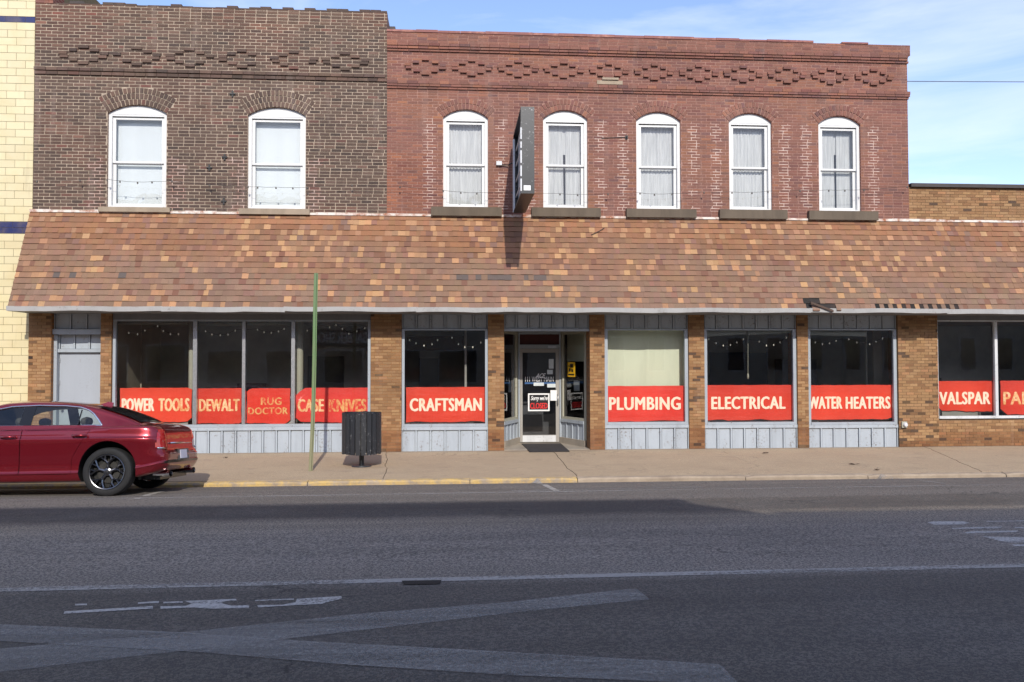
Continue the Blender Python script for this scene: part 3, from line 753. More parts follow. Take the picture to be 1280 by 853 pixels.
# ground-floor piers and apron of the tan building
mb.box(xp0, xw0, -.045, .4, -.02, 3.18, (1, 1, 1), 1); mb.box(xw0+.001, X_D1, -.040, .3, -.02, zsD-.035, (1, 1, 1), 1)
mb.box(xw1, X_D1, -.04, .4, zsD-.03, 3.18, (1, 1, 1), 1)
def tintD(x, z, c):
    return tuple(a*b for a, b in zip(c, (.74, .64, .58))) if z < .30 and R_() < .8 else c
def tintDtop(x, z, c):
    return tuple(a*.4 for a in c) if (R_() < .05 and sin(x*2)+sin(z*9) > .6) else c
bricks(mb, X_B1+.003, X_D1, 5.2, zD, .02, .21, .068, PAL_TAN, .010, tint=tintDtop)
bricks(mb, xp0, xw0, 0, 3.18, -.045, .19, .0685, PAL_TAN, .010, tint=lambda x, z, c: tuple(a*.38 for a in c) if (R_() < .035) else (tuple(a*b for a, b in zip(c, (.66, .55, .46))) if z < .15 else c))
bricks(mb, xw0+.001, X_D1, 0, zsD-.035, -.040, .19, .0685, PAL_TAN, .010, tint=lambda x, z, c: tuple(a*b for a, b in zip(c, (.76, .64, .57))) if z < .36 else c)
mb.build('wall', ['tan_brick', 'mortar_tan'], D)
mb = MB(); mb.box(X_B1+.03, X_D1, -.06, 14, zD+.002, fz(230.5, 1200)); mb.build('roof_edge', 'dark_cap', D)

# ------------------------------------------------------------------ shop fronts (ground floor of the brown and red buildings)
def board_panel(parent, x0, x1, z0, z1, Y=0.0, step=.34, mat='grey_paint', rail_top=True, name='board_panel', f=None):
    mb = MB(); n = max(2, round((x1-x0)/step)); w = (x1-x0)/n
    for k in range(n):
        y = Y+random.uniform(0, .004); mb.box(x0+k*w+.032, x0+(k+1)*w-.032, y, y+.04, z0, z1)
    for k in range(n+1):
        x = x0+k*w; a = max(x0, x-.018); b = min(x1, x+.018); mb.box(a, b, Y-.020, Y+.044, z0, z1-.001)
    mb.box(x0, x1, Y+.045, Y+.06, z0, z1)
    if rail_top: mb.box(x0, x1, Y-.035, Y+.05, z1+.001, z1+.075)
    if f: mb.v = [f(*p) for p in mb.v]
    return mb.build(name, mat, parent)
def pillar(parent, p0, p1, tops=(.0,), pal=PAL_TAN):
    x0, x1 = fx(p0, 480), fx(p1, 480); mb = MB(); Y = -.05
    mb.box(x0, x1, Y, .5, -.03, Z_SOF+.02, (1, 1, 1), 1)
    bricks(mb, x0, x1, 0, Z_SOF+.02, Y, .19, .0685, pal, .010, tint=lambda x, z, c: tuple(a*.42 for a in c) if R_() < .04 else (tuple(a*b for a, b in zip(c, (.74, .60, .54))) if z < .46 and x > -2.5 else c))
    for sx, s in ((x0, -1), (x1, 1)):           # brick returns
        pass
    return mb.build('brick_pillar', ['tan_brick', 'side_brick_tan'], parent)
def shop_window(parent, px0, px1, pyt, pyb, panes, fw=.05, mat='grey_trim', Y=0.02, mull=None, mullmat=None):
    pc = (px0+px1)/2; x0, x1 = fx(px0, 480), fx(px1, 480); zt, zb = fz(pyt, pc), fz(pyb, pc)
    mb = MB(); mb.box(x0, x0+fw, Y, Y+.10, zb, zt); mb.box(x1-fw, x1, Y, Y+.10, zb, zt)
    mb.box(x0+fw, x1-fw, Y+.002, Y+.10, zt-.035, zt); mb.box(x0+fw, x1-fw, Y-.02, Y+.10, zb, zb+.06)
    fr = mb.build('display_window', mat, parent)
    if mull:
        for m0, m1 in mull:
            q = MB(); q.box(fx(m0, 480), fx(m1, 480), Y-.012, Y+.09, zb+.061, zt-.036); q.build('mullion', mullmat or mat, fr)
    for a, b in panes:
        g = MB(); xa, xb = fx(a, 480), fx(b, 480); g.face([(xa, Y+.05, zb+.05), (xb, Y+.05, zb+.05), (xb, Y+.05, zt-.03), (xa, Y+.05, zt-.03)]); g.build('pane', 'glass', fr)
    return fr
# brown building ground floor
pillar(A, 36.5, 65); pillar(A, 126.5, 140); 
xd0, xd1 = fx(65, 450), fx(126.5, 450)
board_panel(A, xd0+.02, xd1, fz(411, 96), Z_SOF, .05, .30, 'grey_paint', False)
mb = MB(); zt1 = fz(411.5, 96); mb.box(xd0, xd1, -.01, .12, zt1-.12, zt1-.002); mb.build('trim_board', 'grey_trim', A)
board_panel(A, xd0+.08, xd1, fz(436, 96), zt1-.122, .16, .30, 'grey_paint', False)
mb = MB(); zt2 = fz(440.5, 96); mb.box(xd0+.06, xd1-.005, .10, .22, zt2, zt2+.075); mb.box(xd0, xd0+.075, .06, .2, 0, zt1-.13); mb.build('door_frame', 'grey_trim', A)
mb = MB(); mb.box(xd0+.08, xd1-.015, .18, .23, .02, zt2-.006); dr = mb.build('door', 'grey_door', A)
mb = MB(); x = xd0+.16; mb.tube([(x, .18, 1.0), (x, .12, 1.0)], .012); mb.lathe([(.0, -.03), (.028, -.025), (.032, -.005), (.02, .01)], (x, .12, 1.0), 'y', 16); mb.build('handle', 'alu', dr)
for z in (1.55, 2.05):
    mb = MB(); mb.box(xd0+.07, xd0+.10, .165, .181, z, z+.09); mb.build('hinge', 'alu', dr)
sw = shop_window(A, 140.5, 463, 400, 534, [(146, 240), (246, 303), (306, 365), (368, 460)], .06, 'grey_trim', 0.0, mull=[(241, 246), (302.5, 306.5), (364, 368.5)], mullmat='alu')
xs0, xs1 = fx(140.5, 480), fx(463, 480); zkn = fz(534, 300)
board_panel(A, xs0, xs1, -.01, zkn-.078, 0.01, .305)
mb = MB(); mb.box(xs0, xs1, -.01, .2, fz(400, 300)+.001, Z_SOF+.02); mb.build('trim_board', 'soffit', A)
for a, b in ((234.5, 241.5), (368.5, 378.5)):
    mb = MB(); x0, x1 = P(a, 460, .35)[0], P(b, 460, .35)[0]; mb.lathe([((x1-x0)/2, .0), ((x1-x0)/2, 3.0)], ((x0+x1)/2, .42, 0.1), 'z', 20); mb.build('column', 'cream_paint', A, smooth=True)
# red building ground floor
for p in ((463.5, 502), (610, 630), (737, 755.5), (860.5, 880), (996, 1009.5)): pillar(B, *p)
bays = [(502, 610, [(505, 607)]), (755.5, 860.5, [(757, 857)]), (880, 996, [(882, 991)]), (1009.5, 1121.5, [(1010, 1117)])]
for b0, b1, pn in bays:
    pc = (b0+b1)/2; x0, x1 = fx(b0, 480), fx(b1, 480); zt = fz(411, pc); zb = fz(527 if b0 < 700 else 525, pc)
    shop_window(B, b0+.3, b1-.3, 411.3, 533.5 if b0 < 700 else 531, pn, .075 if b0 > 600 else .06, 'grey_trim', 0.0)
    board_panel(B, x0+.004, x1-.004, zt+.005, Z_SOF, .03, .33, 'grey_paint', False)
    zk = fz(533.5 if b0 < 700 else 531, pc)
    board_panel(B, x0+.004, x1-.004, -.01, zk-.078, 0.01, .33)
# entrance recess
xe0, xe1 = fx(630, 480), fx(737, 480); YD = 1.5
board_panel(B, xe0+.004, xe1-.004, fz(411, 683)+.005, Z_SOF, .03, .30, 'grey_paint', False)
mb = MB(); zh = fz(411, 683); mb.box(xe0, xe1, 0, .12, zh-.06, zh); mb.build('trim_board', 'grey_trim', B)
dx0, dx1 = P(648, 500, YD)[0], P(701, 500, YD)[0]      # door frame
zdt = P(675, 436, YD)[1]
mb = MB(); mb.box(xe0-.3, xe1+.3, .0, 2.0, -.08, .012); mb.build('entrance_floor', 'concrete', B)
mb = MB(); mb.box(xe0-.3, xe1+.3, .13, 2.2, zh-.02, zh+.05); mb.build('entrance_ceiling', 'soffit', B)
def side_light(xa, ya, xb, yb, nm_gap):        # glazed side wall running from a pillar to the door frame
    L = sqrt((xb-xa)**2+(yb-ya)**2); ux, uy = (xb-xa)/L, (yb-ya)/L; nx, ny = uy, -ux
    f = lambda s, y, z: (xa+ux*s-nx*y, ya+uy*s-ny*y, z)
    zk = .62
    fr = MB()
    for s0, s1, z0, z1 in ((0, .07, zk, zh-.02), (L-.09, L, .0, zh-.02), (.07, L-.09, zk, zk+.06), (.07, L-.09, zh-.09, zh-.02)):
        fr.hexa([f(s, y, z) for z in (z0, z1) for s, y in ((s0, 0), (s1, 0), (s1, .08), (s0, .08))])
    o = fr.build('side_window', 'cream_paint', B)
    g = MB(); g.face([f(.07, .04, zk+.05), f(L-.09, .04, zk+.05), f(L-.09, .04, zh-.08), f(.07, .04, zh-.08)]); g.build('pane', 'glass', o)
    board_panel(B, 0, L-.09, .16, zk-.078, 0.0, .27, f=f)
    b = MB(); b.hexa([f(s, y, z) for z in (.0, .16) for s, y in ((0, -.05), (L, -.05), (L, .08), (0, .08))]); b.build('step_curb', 'concrete', B)
    return f, L
fl, Ll = side_light(xe0+.01, .45, dx0-.01, YD, 0)
f_r, Lr = side_light(dx1+.01, YD, xe1-.01, .45, 0)
mb = MB()
fwid = .035
for b in ((dx0, dx0+fwid, 0.02, zh-.02), (dx1-fwid, dx1, 0.02, zh-.02), (dx0+fwid, dx1-fwid, zdt, zdt+.10), (dx0+fwid, dx1-fwid, zh-.08, zh-.02)):
    mb.box(b[0], b[1], YD-.02, YD+.10, b[2], b[3])
ef = mb.build('door_frame', 'grey_trim', B)
g = MB(); g.box(dx0+fwid, dx1-fwid, YD+.04, YD+.06, zdt+.10, zh-.08); g.build('transom_panel', 'int_red', ef)
mb = MB(); d0, d1 = dx0+fwid+.006, dx1-fwid-.006; st = .085
for b in ((d0, d0+st*.75, .03, zdt-.006), (d1-st, d1, .03, zdt-.006), (d0+st*.75, d1-st, .03, .21), (d0+st*.75, d1-st, zdt-.10, zdt-.006)): mb.box(b[0], b[1], YD, YD+.045, b[2], b[3])
ed = mb.build('entrance_door', 'door_metal', B)
mb = MB(); mb.box(d0+st*.75, d1-st, YD-.004, YD-.001, .04, .20); mb.build('kick_plate', 'sign_white', ed)
g = MB(); g.face([(d0+.05, YD+.02, .2), (d1-.06, YD+.02, .2), (d1-.06, YD+.02, zdt-.09), (d0+.05, YD+.02, zdt-.09)]); g.build('pane', 'glass', ed)
mb = MB(); x = d1-st*.5; mb.tube([(x, YD, .95), (x, YD-.06, .97), (x, YD-.06, 1.2), (x, YD, 1.22)], .014, 10); mb.build('handle', 'alu', ed, smooth=True)
mb = MB(); mb.box(dx1-.32, dx1-.12, YD-.06, YD-.021, zdt+.015, zdt+.075); mb.build('door_closer', 'alu', ef)
# tan building window
swd = shop_window(D, 1171, 1322, 400.5, 523, [(1172, 1244), (1247, 1320)], .04, 'sign_white', -.01, mull=[(1243.5, 1247)], mullmat='sign_white')
mb = MB(); mb.box(xw0, xw1, -.02, .2, fz(400, 1220)+.001, 3.2); mb.build('trim_board', 'soffit', D)

# ---- shop interiors
def room(parent, x0, x1, z1, y1, left='int_wall', right='int_wall'):
    mb = MB(); y0 = .10
    mb.face([(x0, y0, .01), (x1, y0, .01), (x1, y1, .01), (x0, y1, .01)], mi=1)
    mb.face([(x0, y1, 0), (x1, y1, 0), (x1, y1, z1), (x0, y1, z1)]); mb.face([(x0, y0, z1), (x0, y1, z1), (x1, y1, z1), (x1, y0, z1)])
    mb.face([(x0, y0, 0), (x0, y1, 0), (x0, y1, z1), (x0, y0, z1)], mi=2); mb.face([(x1, y1, 0), (x1, y0, 0), (x1, y0, z1), (x1, y1, z1)], mi=3)
    return mb.build('interior', ['int_wall', 'int_floor', left, right], parent)
room(A, xs0, X_A1-.05, 3.0, 2.9, 'int_cream'); room(B, xB0+.02, X_B1-.02, 3.0, 3.4); room(D, X_B1+.05, X_D1-.5, 3.3, 2.6)
def furn(parent, name, mat, *bx):
    mb = MB()
    for b in bx: mb.box(*b)
    return mb.build(name, mat, parent)
# partitions, counters and shelving dimly seen through the glass
x = P(165, 450, 1.6)[0]; furn(A, 'partition', 'int_cream', (xs0+.02, x, 1.6, 1.65, 0, 2.99)); 
furn(A, 'shelf', 'int_dark', (fx(262), fx(296), 2.3, 2.85, 0, 1.5)); furn(A, 'doorway', 'int_dark', (P(385, 450, 2.9)[0], P(430, 450, 2.9)[0], 2.86, 2.89, 0, 2.2))
furn(B, 'wall_panel', 'int_red', (P(508, 440, 3.3)[0], P(606, 440, 3.3)[0], 3.34, 3.38, 2.35, 2.75)); furn(B, 'doorway', 'int_dark', (P(524, 440, 3.3)[0], P(548, 440, 3.3)[0], 3.34, 3.38, 0, 2.15)); furn(B, 'wall_panel', 'int_blue', (P(888, 450, 3.3)[0], P(960, 450, 3.3)[0], 3.34, 3.38, .2, 2.3))
furn(B, 'partition', 'int_cream', (P(1092, 450, 1.2)[0], fx(1135), 1.2, 1.25, 0, 2.95)); furn(B, 'partition_edge', 'cream_paint', (P(1081, 450, 1.2)[0], P(1083, 450, 1.2)[0], 1.15, 1.25, 0, 2.9)); furn(B, 'shelf', 'int_dark', (fx(1024), fx(1072), 2.2, 2.7, 0, 2.1))
furn(B, 'entrance_panel', 'int_dark', (xe0-.84, xe1+.34, 2.4, 2.45, 0, 2.99)); furn(D, 'shelf', 'int_dark', (fx(1180), fx(1235), 1.9, 2.4, 0, 1.6)); furn(B, 'entrance_panel', 'int_wall', (xe0-.9, xe0-.85, .9, 3.3, 0, 2.99)); furn(B, 'entrance_panel', 'int_wall', (xe1+.35, xe1+.4, .9, 3.3, 0, 2.99))  # int_dark panel behind the door added to make the interior look unlit

# ---- window dressing: blinds
def blind(pts, Y, label, mat='shop_blind', slats=0, name='window_blind'):
    xz = [P(a, b, Y) for a, b in pts]; mb = MB()
    if slats:
        x0, x1 = xz[0][0], xz[1][0]; z0, z1 = xz[0][1], xz[2][1]; w = (x1-x0)/slats
        for k in range(slats): mb.box(x0+k*w, x0+(k+1)*w+.004, Y+(k % 2)*.006, Y+(k % 2)*.006+.003, z0, z1)
        mb.box(x0-.01, x1+.01, Y-.02, Y+.03, z1-.03, z1+.03)
    else: mb.prism(xz, Y, Y+.012)
    return tag(mb.build(name, mat), label, 'blind')
blind([(756, 500), (857, 500), (857, 412), (756, 412)], .36, 'pale green vertical blind closed behind the plumbing banner', slats=4)
blind([(882, 421), (933, 418), (933, 413), (882, 414)], .14, 'short drooping half of rolled white shade above the electrical banner', 'cream_paint', 0, 'roller_shade')
blind([(935, 419), (991, 416), (991, 411), (935, 412)], .14, 'longer half of rolled white shade above the electrical banner, sloping down to its pull cord', 'cream_paint', 0, 'roller_shade')
blind([(1010, 419), (1083, 421), (1083, 415), (1010, 414)], .14, 'rolled beige shade at the top of the water heaters window', 'cream_paint', 0, 'roller_shade')
mb = MB(); 
pa = P(935, 419, .14); pb = P(935, 474, .14); mb.tube([(pa[0], .14, pa[1]), (pb[0], .14, pb[1])], .006, 6); mb.lathe([(.005, 0), (.022, -.03), (.025, -.10), (.008, -.14)], (pb[0], .14, pb[1]+.14), 'z', 10)
tag(mb.build('pull_cord', 'cream_paint'), 'white pull cord hanging in the middle of the electrical window', 'cord')
mb = MB(); pa = P(148, 404, .2); pb = P(234, 404, .2); mb.tube([(pa[0], .2, pa[1]), (pb[0], .2, pb[1])], .04, 10); tag(mb.build('roller_shade', 'cream_paint', smooth=True), 'rolled beige shade at the top of the power tools window', 'blind')
mb = MB(); pa = P(248, 405, .2); pb = P(364, 405, .2); mb.tube([(pa[0], .2, pa[1]), (pb[0], .2, pb[1])], .045, 10); tag(mb.build('roller_shade', 'cream_paint', smooth=True), 'rolled beige shade above the two small square banners', 'blind')

# ---- red banners
def banner(px0, px1, pyt, pyb, texts, label, cuts=None, mat='let_clean', sag=.02, bold=.05, Y=.12):
    rr = random.Random(int(px0)); x0, z1 = P(px0, pyt, Y); x1, _ = P(px1, pyt, Y); z0 = P((px0+px1)/2, pyb, Y)[1]; z1 = P((px0+px1)/2, pyt, Y)[1]
    W, H = x1-x0, z1-z0; c = cuts or {}
    bl, br, tr, tl = c.get('bl', 0), c.get('br', 0), c.get('tr', 0), c.get('tl', 0)
    pts = []
    n = 16
    for k in range(n+1):
        t = k/n; x = x0+W*t; z = z0+rr.uniform(-.006, .008)+sag*max(0, sin(t*pi*c.get('waves', 2)+c.get('ph', 0)))
        if x-x0 < bl: z += (bl-(x-x0))
        if x1-x < br: z += (br-(x1-x))*.8
        pts.append((x, z))
    for k in range(1, 6): pts.append((x1-rr.uniform(0, .012), z0+br+(H-br-tr)*k/6))
    for k in range(n+1):
        t = 1-k/n; x = x0+W*t; z = z1+rr.uniform(-.005, .003)
        if x-x0 < tl: z -= (tl-(x-x0))
        if x1-x < tr: z -= (tr-(x1-x))
        pts.append((x, z))
    for k in range(1, 6): pts.append((x0+rr.uniform(0, .012), z1-tl-(H-bl-tl)*k/6))
    fd = rr.uniform(.86, 1.04); mb = MB(); mb.prism(pts, Y, Y+.004, (fd, fd*rr.uniform(.9, 1.25), fd*rr.uniform(.9, 1.25))); 
    cx, cz = (x0+x1)/2, (z0+z1)/2
    mb.prism([(cx+(a-cx)*1.004+.008, cz+(b-cz)*1.02-.018) for a, b in pts], Y+.012, Y+.016, mi=1)  # offset dark copy behind the banner, its shadow put in as colour
    o = mb.build('window_banner', ['banner', 'banner_shadow'])
    tag(o, label, 'banner', 'red banners in the shop windows')
    for body, a0, a1, b0, b1, m in texts:
        t = MB(); xa, zb = P(a0, b1, Y); xb, _ = P(a1, b1, Y); zt = P(a0, b0, Y)[1]
        add_text(t, body, xa, xb, zb, zt, Y-.004, bold, spacing=1.09); t.build('lettering', m, o)
    return o
banner(150, 240, 485, 528, [('POWER', 152, 193, 498, 514.5, 'let_clean'), ('TOOLS', 198, 237, 498, 514.5, 'let_aged')], 'red power tools banner nearest the car, torn at its lower corner', dict(br=.12, tr=.03, bl=.05))
banner(246.5, 302, 485.5, 530, [('DEWALT', 248.5, 299.5, 499, 514.5, 'let_aged')], 'small red banner of one cream word beside the power tools banner', dict(br=.04))
banner(308.5, 363, 485.5, 530, [('RUG', 326, 352, 497, 506.5, 'let_faded'), ('DOCTOR', 310, 360, 509.5, 518.5, 'let_faded')], 'small red banner with two lines of badly faded lettering', dict(tl=.08, br=.10, bl=.03))
banner(370, 461, 485, 528.5, [('CASE', 372, 405, 499, 515, 'let_aged'), ('KNIVES', 411, 458, 499, 515, 'let_faded')], 'red banner of two fading words behind the green post', dict(tl=.17, bl=.12))
banner(507.5, 606.5, 484, 528, [('CRAFTSMAN', 512, 602.5, 498, 514.5, 'let_clean')], 'red banner of one long white word between the slatted bin and the entrance', dict(waves=3))
banner(757.5, 855, 482.5, 527, [('PLUMBING', 761, 851, 496.5, 513, 'let_clean')], 'red plumbing banner below the pale green blind', dict(waves=2, ph=3.3))
banner(883, 990, 481.5, 525.5, [('ELECTRICAL', 889, 982, 496, 512, 'let_clean')], 'red electrical banner under the window with the pull cord', dict(waves=4))
banner(1010, 1115, 481.5, 524.5, [('WATER', 1010.5, 1053, 496, 511.5, 'let_clean'), ('HEATERS', 1057, 1113, 496, 511.5, 'let_clean')], 'red water heaters banner filling the window beside the wide tan pillar', dict(br=.05, waves=1, ph=3.5))
banner(1172.5, 1242, 476.5, 514.5, [('VALSPAR', 1174, 1238, 490, 506, 'let_clean')], 'red banner of one cream word in the low tan building beside its brick pillar', dict(bl=.10), Y=.10)
banner(1250, 1318, 476, 519, [('PAINT', 1254, 1309, 490, 506, 'let_aged')], 'red banner cut off by the edge of the photo', dict(bl=.16), Y=.10)

# ---- little bulbs strung in the windows
bulb_me = None
def bulbs(pts, Y, label, mat='bulb', r=.014, wire=True, sub=3, name='string_lights', wr=.004):
    global bulb_me
    q = [P(a, b, Y) for a, b in pts]; t = thing(name, (q[0][0], Y, q[0][1]), label, 'string lights')
    path = []
    for (a, b), (c, d) in zip(q, q[1:]): path += [(a+(c-a)*k/4, Y, b+(d-b)*k/4-.012*sin(pi*k/4)) for k in range(4)]
    path.append((q[-1][0], Y, q[-1][1])); w = MB(); w.tube(path, wr, 5, cap=False); w.build('wire', 'wire', t)
    base = BASE[t.name]; src = None
    for x, z in q:
        if src is None:
            m = MB(); m.lathe([(0.002, .02), (r*.6, .014), (r, -.004), (r*.8, -.02), (.002, -.03)], (x, Y, z-.02), 'z', 10)
            src = m.build('bulb', mat, t, smooth=True); x0, z0 = x, z
        else:
            o = src.copy(); C.objects.link(o); o.parent = t; o.location = (x-x0, 0, z-z0)
    return t
L1 = [(161, 415), (172, 416.5), (181, 412), (197, 406.5), (204, 412.5), (213, 416.5), (223, 416.5)]
bulbs(L1, .2, 'tiny white bulbs strung above the power tools banner')
bulbs([(257, 413), (265, 417), (275.5, 418), (285, 417), (294, 412), (322, 411), (330, 414), (339, 415), (348, 413), (355, 410)], .2, 'tiny white bulbs strung above the two small square banners')
bulbs([(384, 412), (395, 406), (412, 408), (420, 405), (428, 410), (436, 416), (446, 413), (456, 409)], .2, 'tiny white bulbs strung behind the top of the green post')
bulbs([(512, 424), (520, 428), (530, 431), (540, 429), (547, 424), (565, 421), (573, 429), (581, 433), (591, 433), (601, 427)], .2, 'tiny white bulbs strung behind the glass between bin and entrance')
bulbs([(886, 423), (895, 428), (904, 431), (913, 430), (921, 427), (929, 423), (949, 426), (958, 431), (967, 430), (975, 427), (983, 421)], .2, 'tiny white bulbs strung either side of the pull cord')
bulbs([(1012, 421), (1019, 427), (1028, 429), (1037, 428), (1045, 425), (1061, 423), (1071, 427), (1087, 429), (1095, 426), (1103, 422)], .2, 'tiny white bulbs strung above the water heaters banner')
# festoon along the upper windows
fp = [(46, 226), (100, 225), (134, 224), (150, 226), (172, 227.5), (190, 227), (215, 226), (262, 231), (310, 233), (322, 233.5), (345, 234), (366, 234.5), (384, 234), (440, 231), (500, 233), (554, 238), (576, 240), (596, 241), (640, 240), (700, 242), (722, 243), (760, 242), (800, 241), (818, 242.5), (840, 242), (880, 240), (915, 240), (940, 240.5), (960, 239), (1000, 238), (1036, 237.5), (1056, 237.5), (1080, 237), (1134, 233)]
bulbs(fp, -.16, 'thin festoon wire of unlit bulbs sagging along the upper windows', 'bulb_off', .02, name='festoon_lights')

# ---- awning
AY, AZ0, AZ1 = -.85, P(300, 384.5, -.85)[1], fz(270, 600)
xa0 = fx(38, 270); xa1 = X_D1-.5
aw = thing('shingled_awning', ((xa0+8)/1, -.4, AZ0), 'long sloping awning of brown asphalt shingles over all the shop windows', 'awning')
Ls = sqrt(AY**2+(AZ1-AZ0)**2); ny, nz = -(AZ1-AZ0)/Ls, -AY/Ls; ny, nz = -(AZ1-AZ0)/Ls, abs(AY)/Ls
def slope(x, s, h): t = s/Ls; return (x, AY*(1-t)+ny*h, AZ0+(AZ1-AZ0)*t+nz*h)
rows = 17; gone = False; rh = Ls/rows; mb = MB(); rs = random.Random(11)
UPC = [(6, lin(142, 102, 75)), (6, lin(136, 97, 73)), (4, lin(127, 91, 71)), (2.8, lin(172, 134, 98)), (1.6, lin(156, 114, 80)), (.8, lin(116, 86, 72)), (1.2, lin(148, 102, 72))]
LOC = [(6, lin(140, 108, 89)), (6, lin(133, 102, 86)), (4, lin(125, 98, 87)), (2.0, lin(168, 136, 106)), (1.6, lin(150, 118, 94)), (1, lin(114, 92, 83)), (1.3, lin(134, 113, 102))]
random.seed(21)
for r in range(rows):
    s0 = r*rh; x = xa0-R_()*.1; drift = 0; burst = 0; tone = random.uniform(.95, 1.06)
    while x < xa1:
        w = random.choice((.10, .12, .13, .14, .15, .16)) if not (r == 0 and 9.35 < x < 11.7) else (.105 if (x*1000)%2 else .12); a, b = max(x, xa0+.003), min(x+w, xa1); x += w
        if b-a < .01: continue
        up = r/rows; q_ = min(1, max(0, up*1.5-.25+.25*sin(a*.9+r*.7)))
        if R_() < .42: drift = drift*.4+random.uniform(-.14, .12)
        if burst <= 0 and R_() < .09: burst = random.choice((2, 3, 4)); 
        burst -= 1
        if R_() < (.48 if burst > 0 else .10): c = random.choice((lin(176, 138, 102), lin(166, 128, 95), lin(158, 120, 92), lin(150, 116, 90)))
        elif R_() < .14: c = random.choice((lin(120, 86, 72), lin(126, 98, 86), lin(118, 84, 68), lin(134, 100, 84)))
        else: c = tuple((u_*q_+l_*(1-q_))*(1+drift) for u_, l_ in zip(lin(140, 100, 73)[:3], lin(129, 104, 88)[:3]))
        col = tuple(v*tone*random.uniform(1.05, 1.15)*k_ for v, k_ in zip(c[:3], (1.03, 1, .95)))
        px = 570+(a/18.0)*1000
        lift = .014+(.008 if R_() < .5 else 0); s00 = s0-.006+random.uniform(-.004, .004)
        if r == 5 and ((1.9 > a > -.2 and R_() < .35) or (-9 < a < -6.5 and R_() < .3)): col = (.115, .095, .085)
        gone = not gone
        if r == 0 and px > 1096 and px < 1214 and gone: col = (.012, .012, .012); lift = .002
        if r == 0 and 1005 < px < 1050:
            if R_() < .5: continue
            s00 -= random.uniform(.02, .07); lift += random.uniform(.01, .05)
        if r == 1 and 1000 < px < 1040 and R_() < .4: col = (.02, .018, .016)
        q = [slope(a+.0002, s00, lift+.004), slope(b-.0002, s00, lift+.004), slope(b-.0002, s0+rh*1.12, .004), slope(a+.0002, s0+rh*1.12, .004)]
        d = [slope(a+.0015, s00, -.002), slope(b-.0015, s00, -.002)]
        mb.face(q, col); mb.face([d[0], d[1], q[1], q[0]], tuple(v*.5 for v in col)); mb.face([d[0], q[0], q[3]], col); mb.face([d[1], q[2], q[1]], col)
mb.face([slope(xa0, 0, 0), slope(xa1, 0, 0), slope(xa1, Ls, 0), slope(xa0, Ls, 0)], (.02, .02, .02))
mb.face([(xa0, AY, AZ0), (xa0, 0, AZ1), (xa0, 0, AZ0)], lin(120, 86, 70)[:3]); mb.face([(xa1, AY, AZ0), (xa1, 0, AZ0), (xa1, 0, AZ1)], lin(120, 86, 70)[:3])
mb.build('shingles', 'shingle', aw)
mb = MB(); x = xa0-.02; rs = random.Random(5)
zf0 = AZ0-.095
while x < xa1-.1:
    L = rs.uniform(2.6, 3.6); e = min(x+L, xa1); dz = rs.uniform(-.012, .010); dy = rs.uniform(-.008, .004)
    if x < fx(1000) < e: dz += .0
    n = 12; rows_ = [[], [], []]
    for k in range(n+1):
        xx = x+(e-x)*k/n; wv = rs.uniform(-.004, .004)+.008*sin(k*.9+x)
        rows_[0].append((xx, AY+.02+dy, zf0+dz+wv)); rows_[1].append((xx, AY-.025+dy, zf0+dz+wv+.004)); rows_[2].append((xx, AY-.028+dy, AZ0+.012+dz*.5+wv*.6))
    mb.grid(rows_); x = e-.03
mb.build('fascia', 'fascia', aw)
mb = MB(); mb.box(xa0, xa1, AY+.0, .02, AZ0-.09, AZ0-.07); mb.build('soffit', 'soffit', aw)
mb = MB(); x = xa0
while x < xa1:
    L = random.uniform(.3, .9); wv = random.uniform(-.012, .012); mb.box(x, min(x+L, xa1), -.05+R_()*.01, .01, AZ1-.03, AZ1+.025+wv); x += L
mb.build('flashing', 'rust', aw)
mb = MB(); pts = [slope(P(740, 295, -.3)[0], Ls*.79, .03), slope(P(750, 291, -.3)[0], Ls*.83, .035), slope(P(757, 288, -.3)[0], Ls*.87, .03)]
mb.tube(pts, .012, 5)
for a, b, z in ((1012, 1040, 388.5),):
    x0, z0 = P(a, 379, AY); x1, z1 = P(b, 389, AY); mb.hexa([(x0, AY-.07, z0-.02), (x1, AY-.08, z1-.03), (x1, AY-.05, z1-.03), (x0, AY-.03, z0-.02), (x0, AY-.07, z0+.03), (x1, AY-.08, z1+.02), (x1, AY-.05, z1+.02), (x0, AY-.03, z0+.03)])
for o in (mb.build('loose_shingle', 'shingle', aw),):
    ca = o.data.color_attributes['Col']
    for d in ca.data: d.color = (.09, .06, .045, 1)

# ---- projecting sign cabinet
sx0, sx1 = P(651, 190, -2.45)[0], P(668, 190, -2.45)[0]; sz1 = P(660, 133.5, -2.45)[1]; sz0 = P(660, 242, -2.45)[1]; sy0, sy1 = -2.45, -.32
sg = thing('projecting_sign', ((sx0+sx1)/2, -.3, sz0), 'empty charcoal sign cabinet jutting out from the red brick wall over the awning', 'sign')
mb = MB(); t = .03
mb.box(sx0, sx1, sy0, sy0+t, sz0, sz1); mb.box(sx0, sx1, sy1-t, sy1, sz0, sz1); mb.box(sx0, sx1, sy0+t, sy1-t, sz1-t, sz1); mb.box(sx0, sx1, sy0+t, sy1-t, sz0, sz0+t)
mb.build('cabinet', 'sign_dark', sg)
mb = MB(); mb.box(sx0+.11, sx0+.13, sy0+t, sy1-t, sz0+t, sz1-t); mb.build('back_panel', 'sign_grey', sg)
mb = MB()
for k in range(1, 5):
    z = sz0+(sz1-sz0)*k/5; mb.box(sx0+.05, sx0+.07, sy0+t, sy1-t, z-.012, z+.012)
mb.tube([(sx0+.06, sy0+.2, sz1-.1), (sx0+.06, sy0+.75, sz1-.55)], .018, 6); mb.tube([(sx0+.06, sy0+.45, sz1-.06), (sx0+.06, sy0+1.0, sz1-.5)], .018, 6)
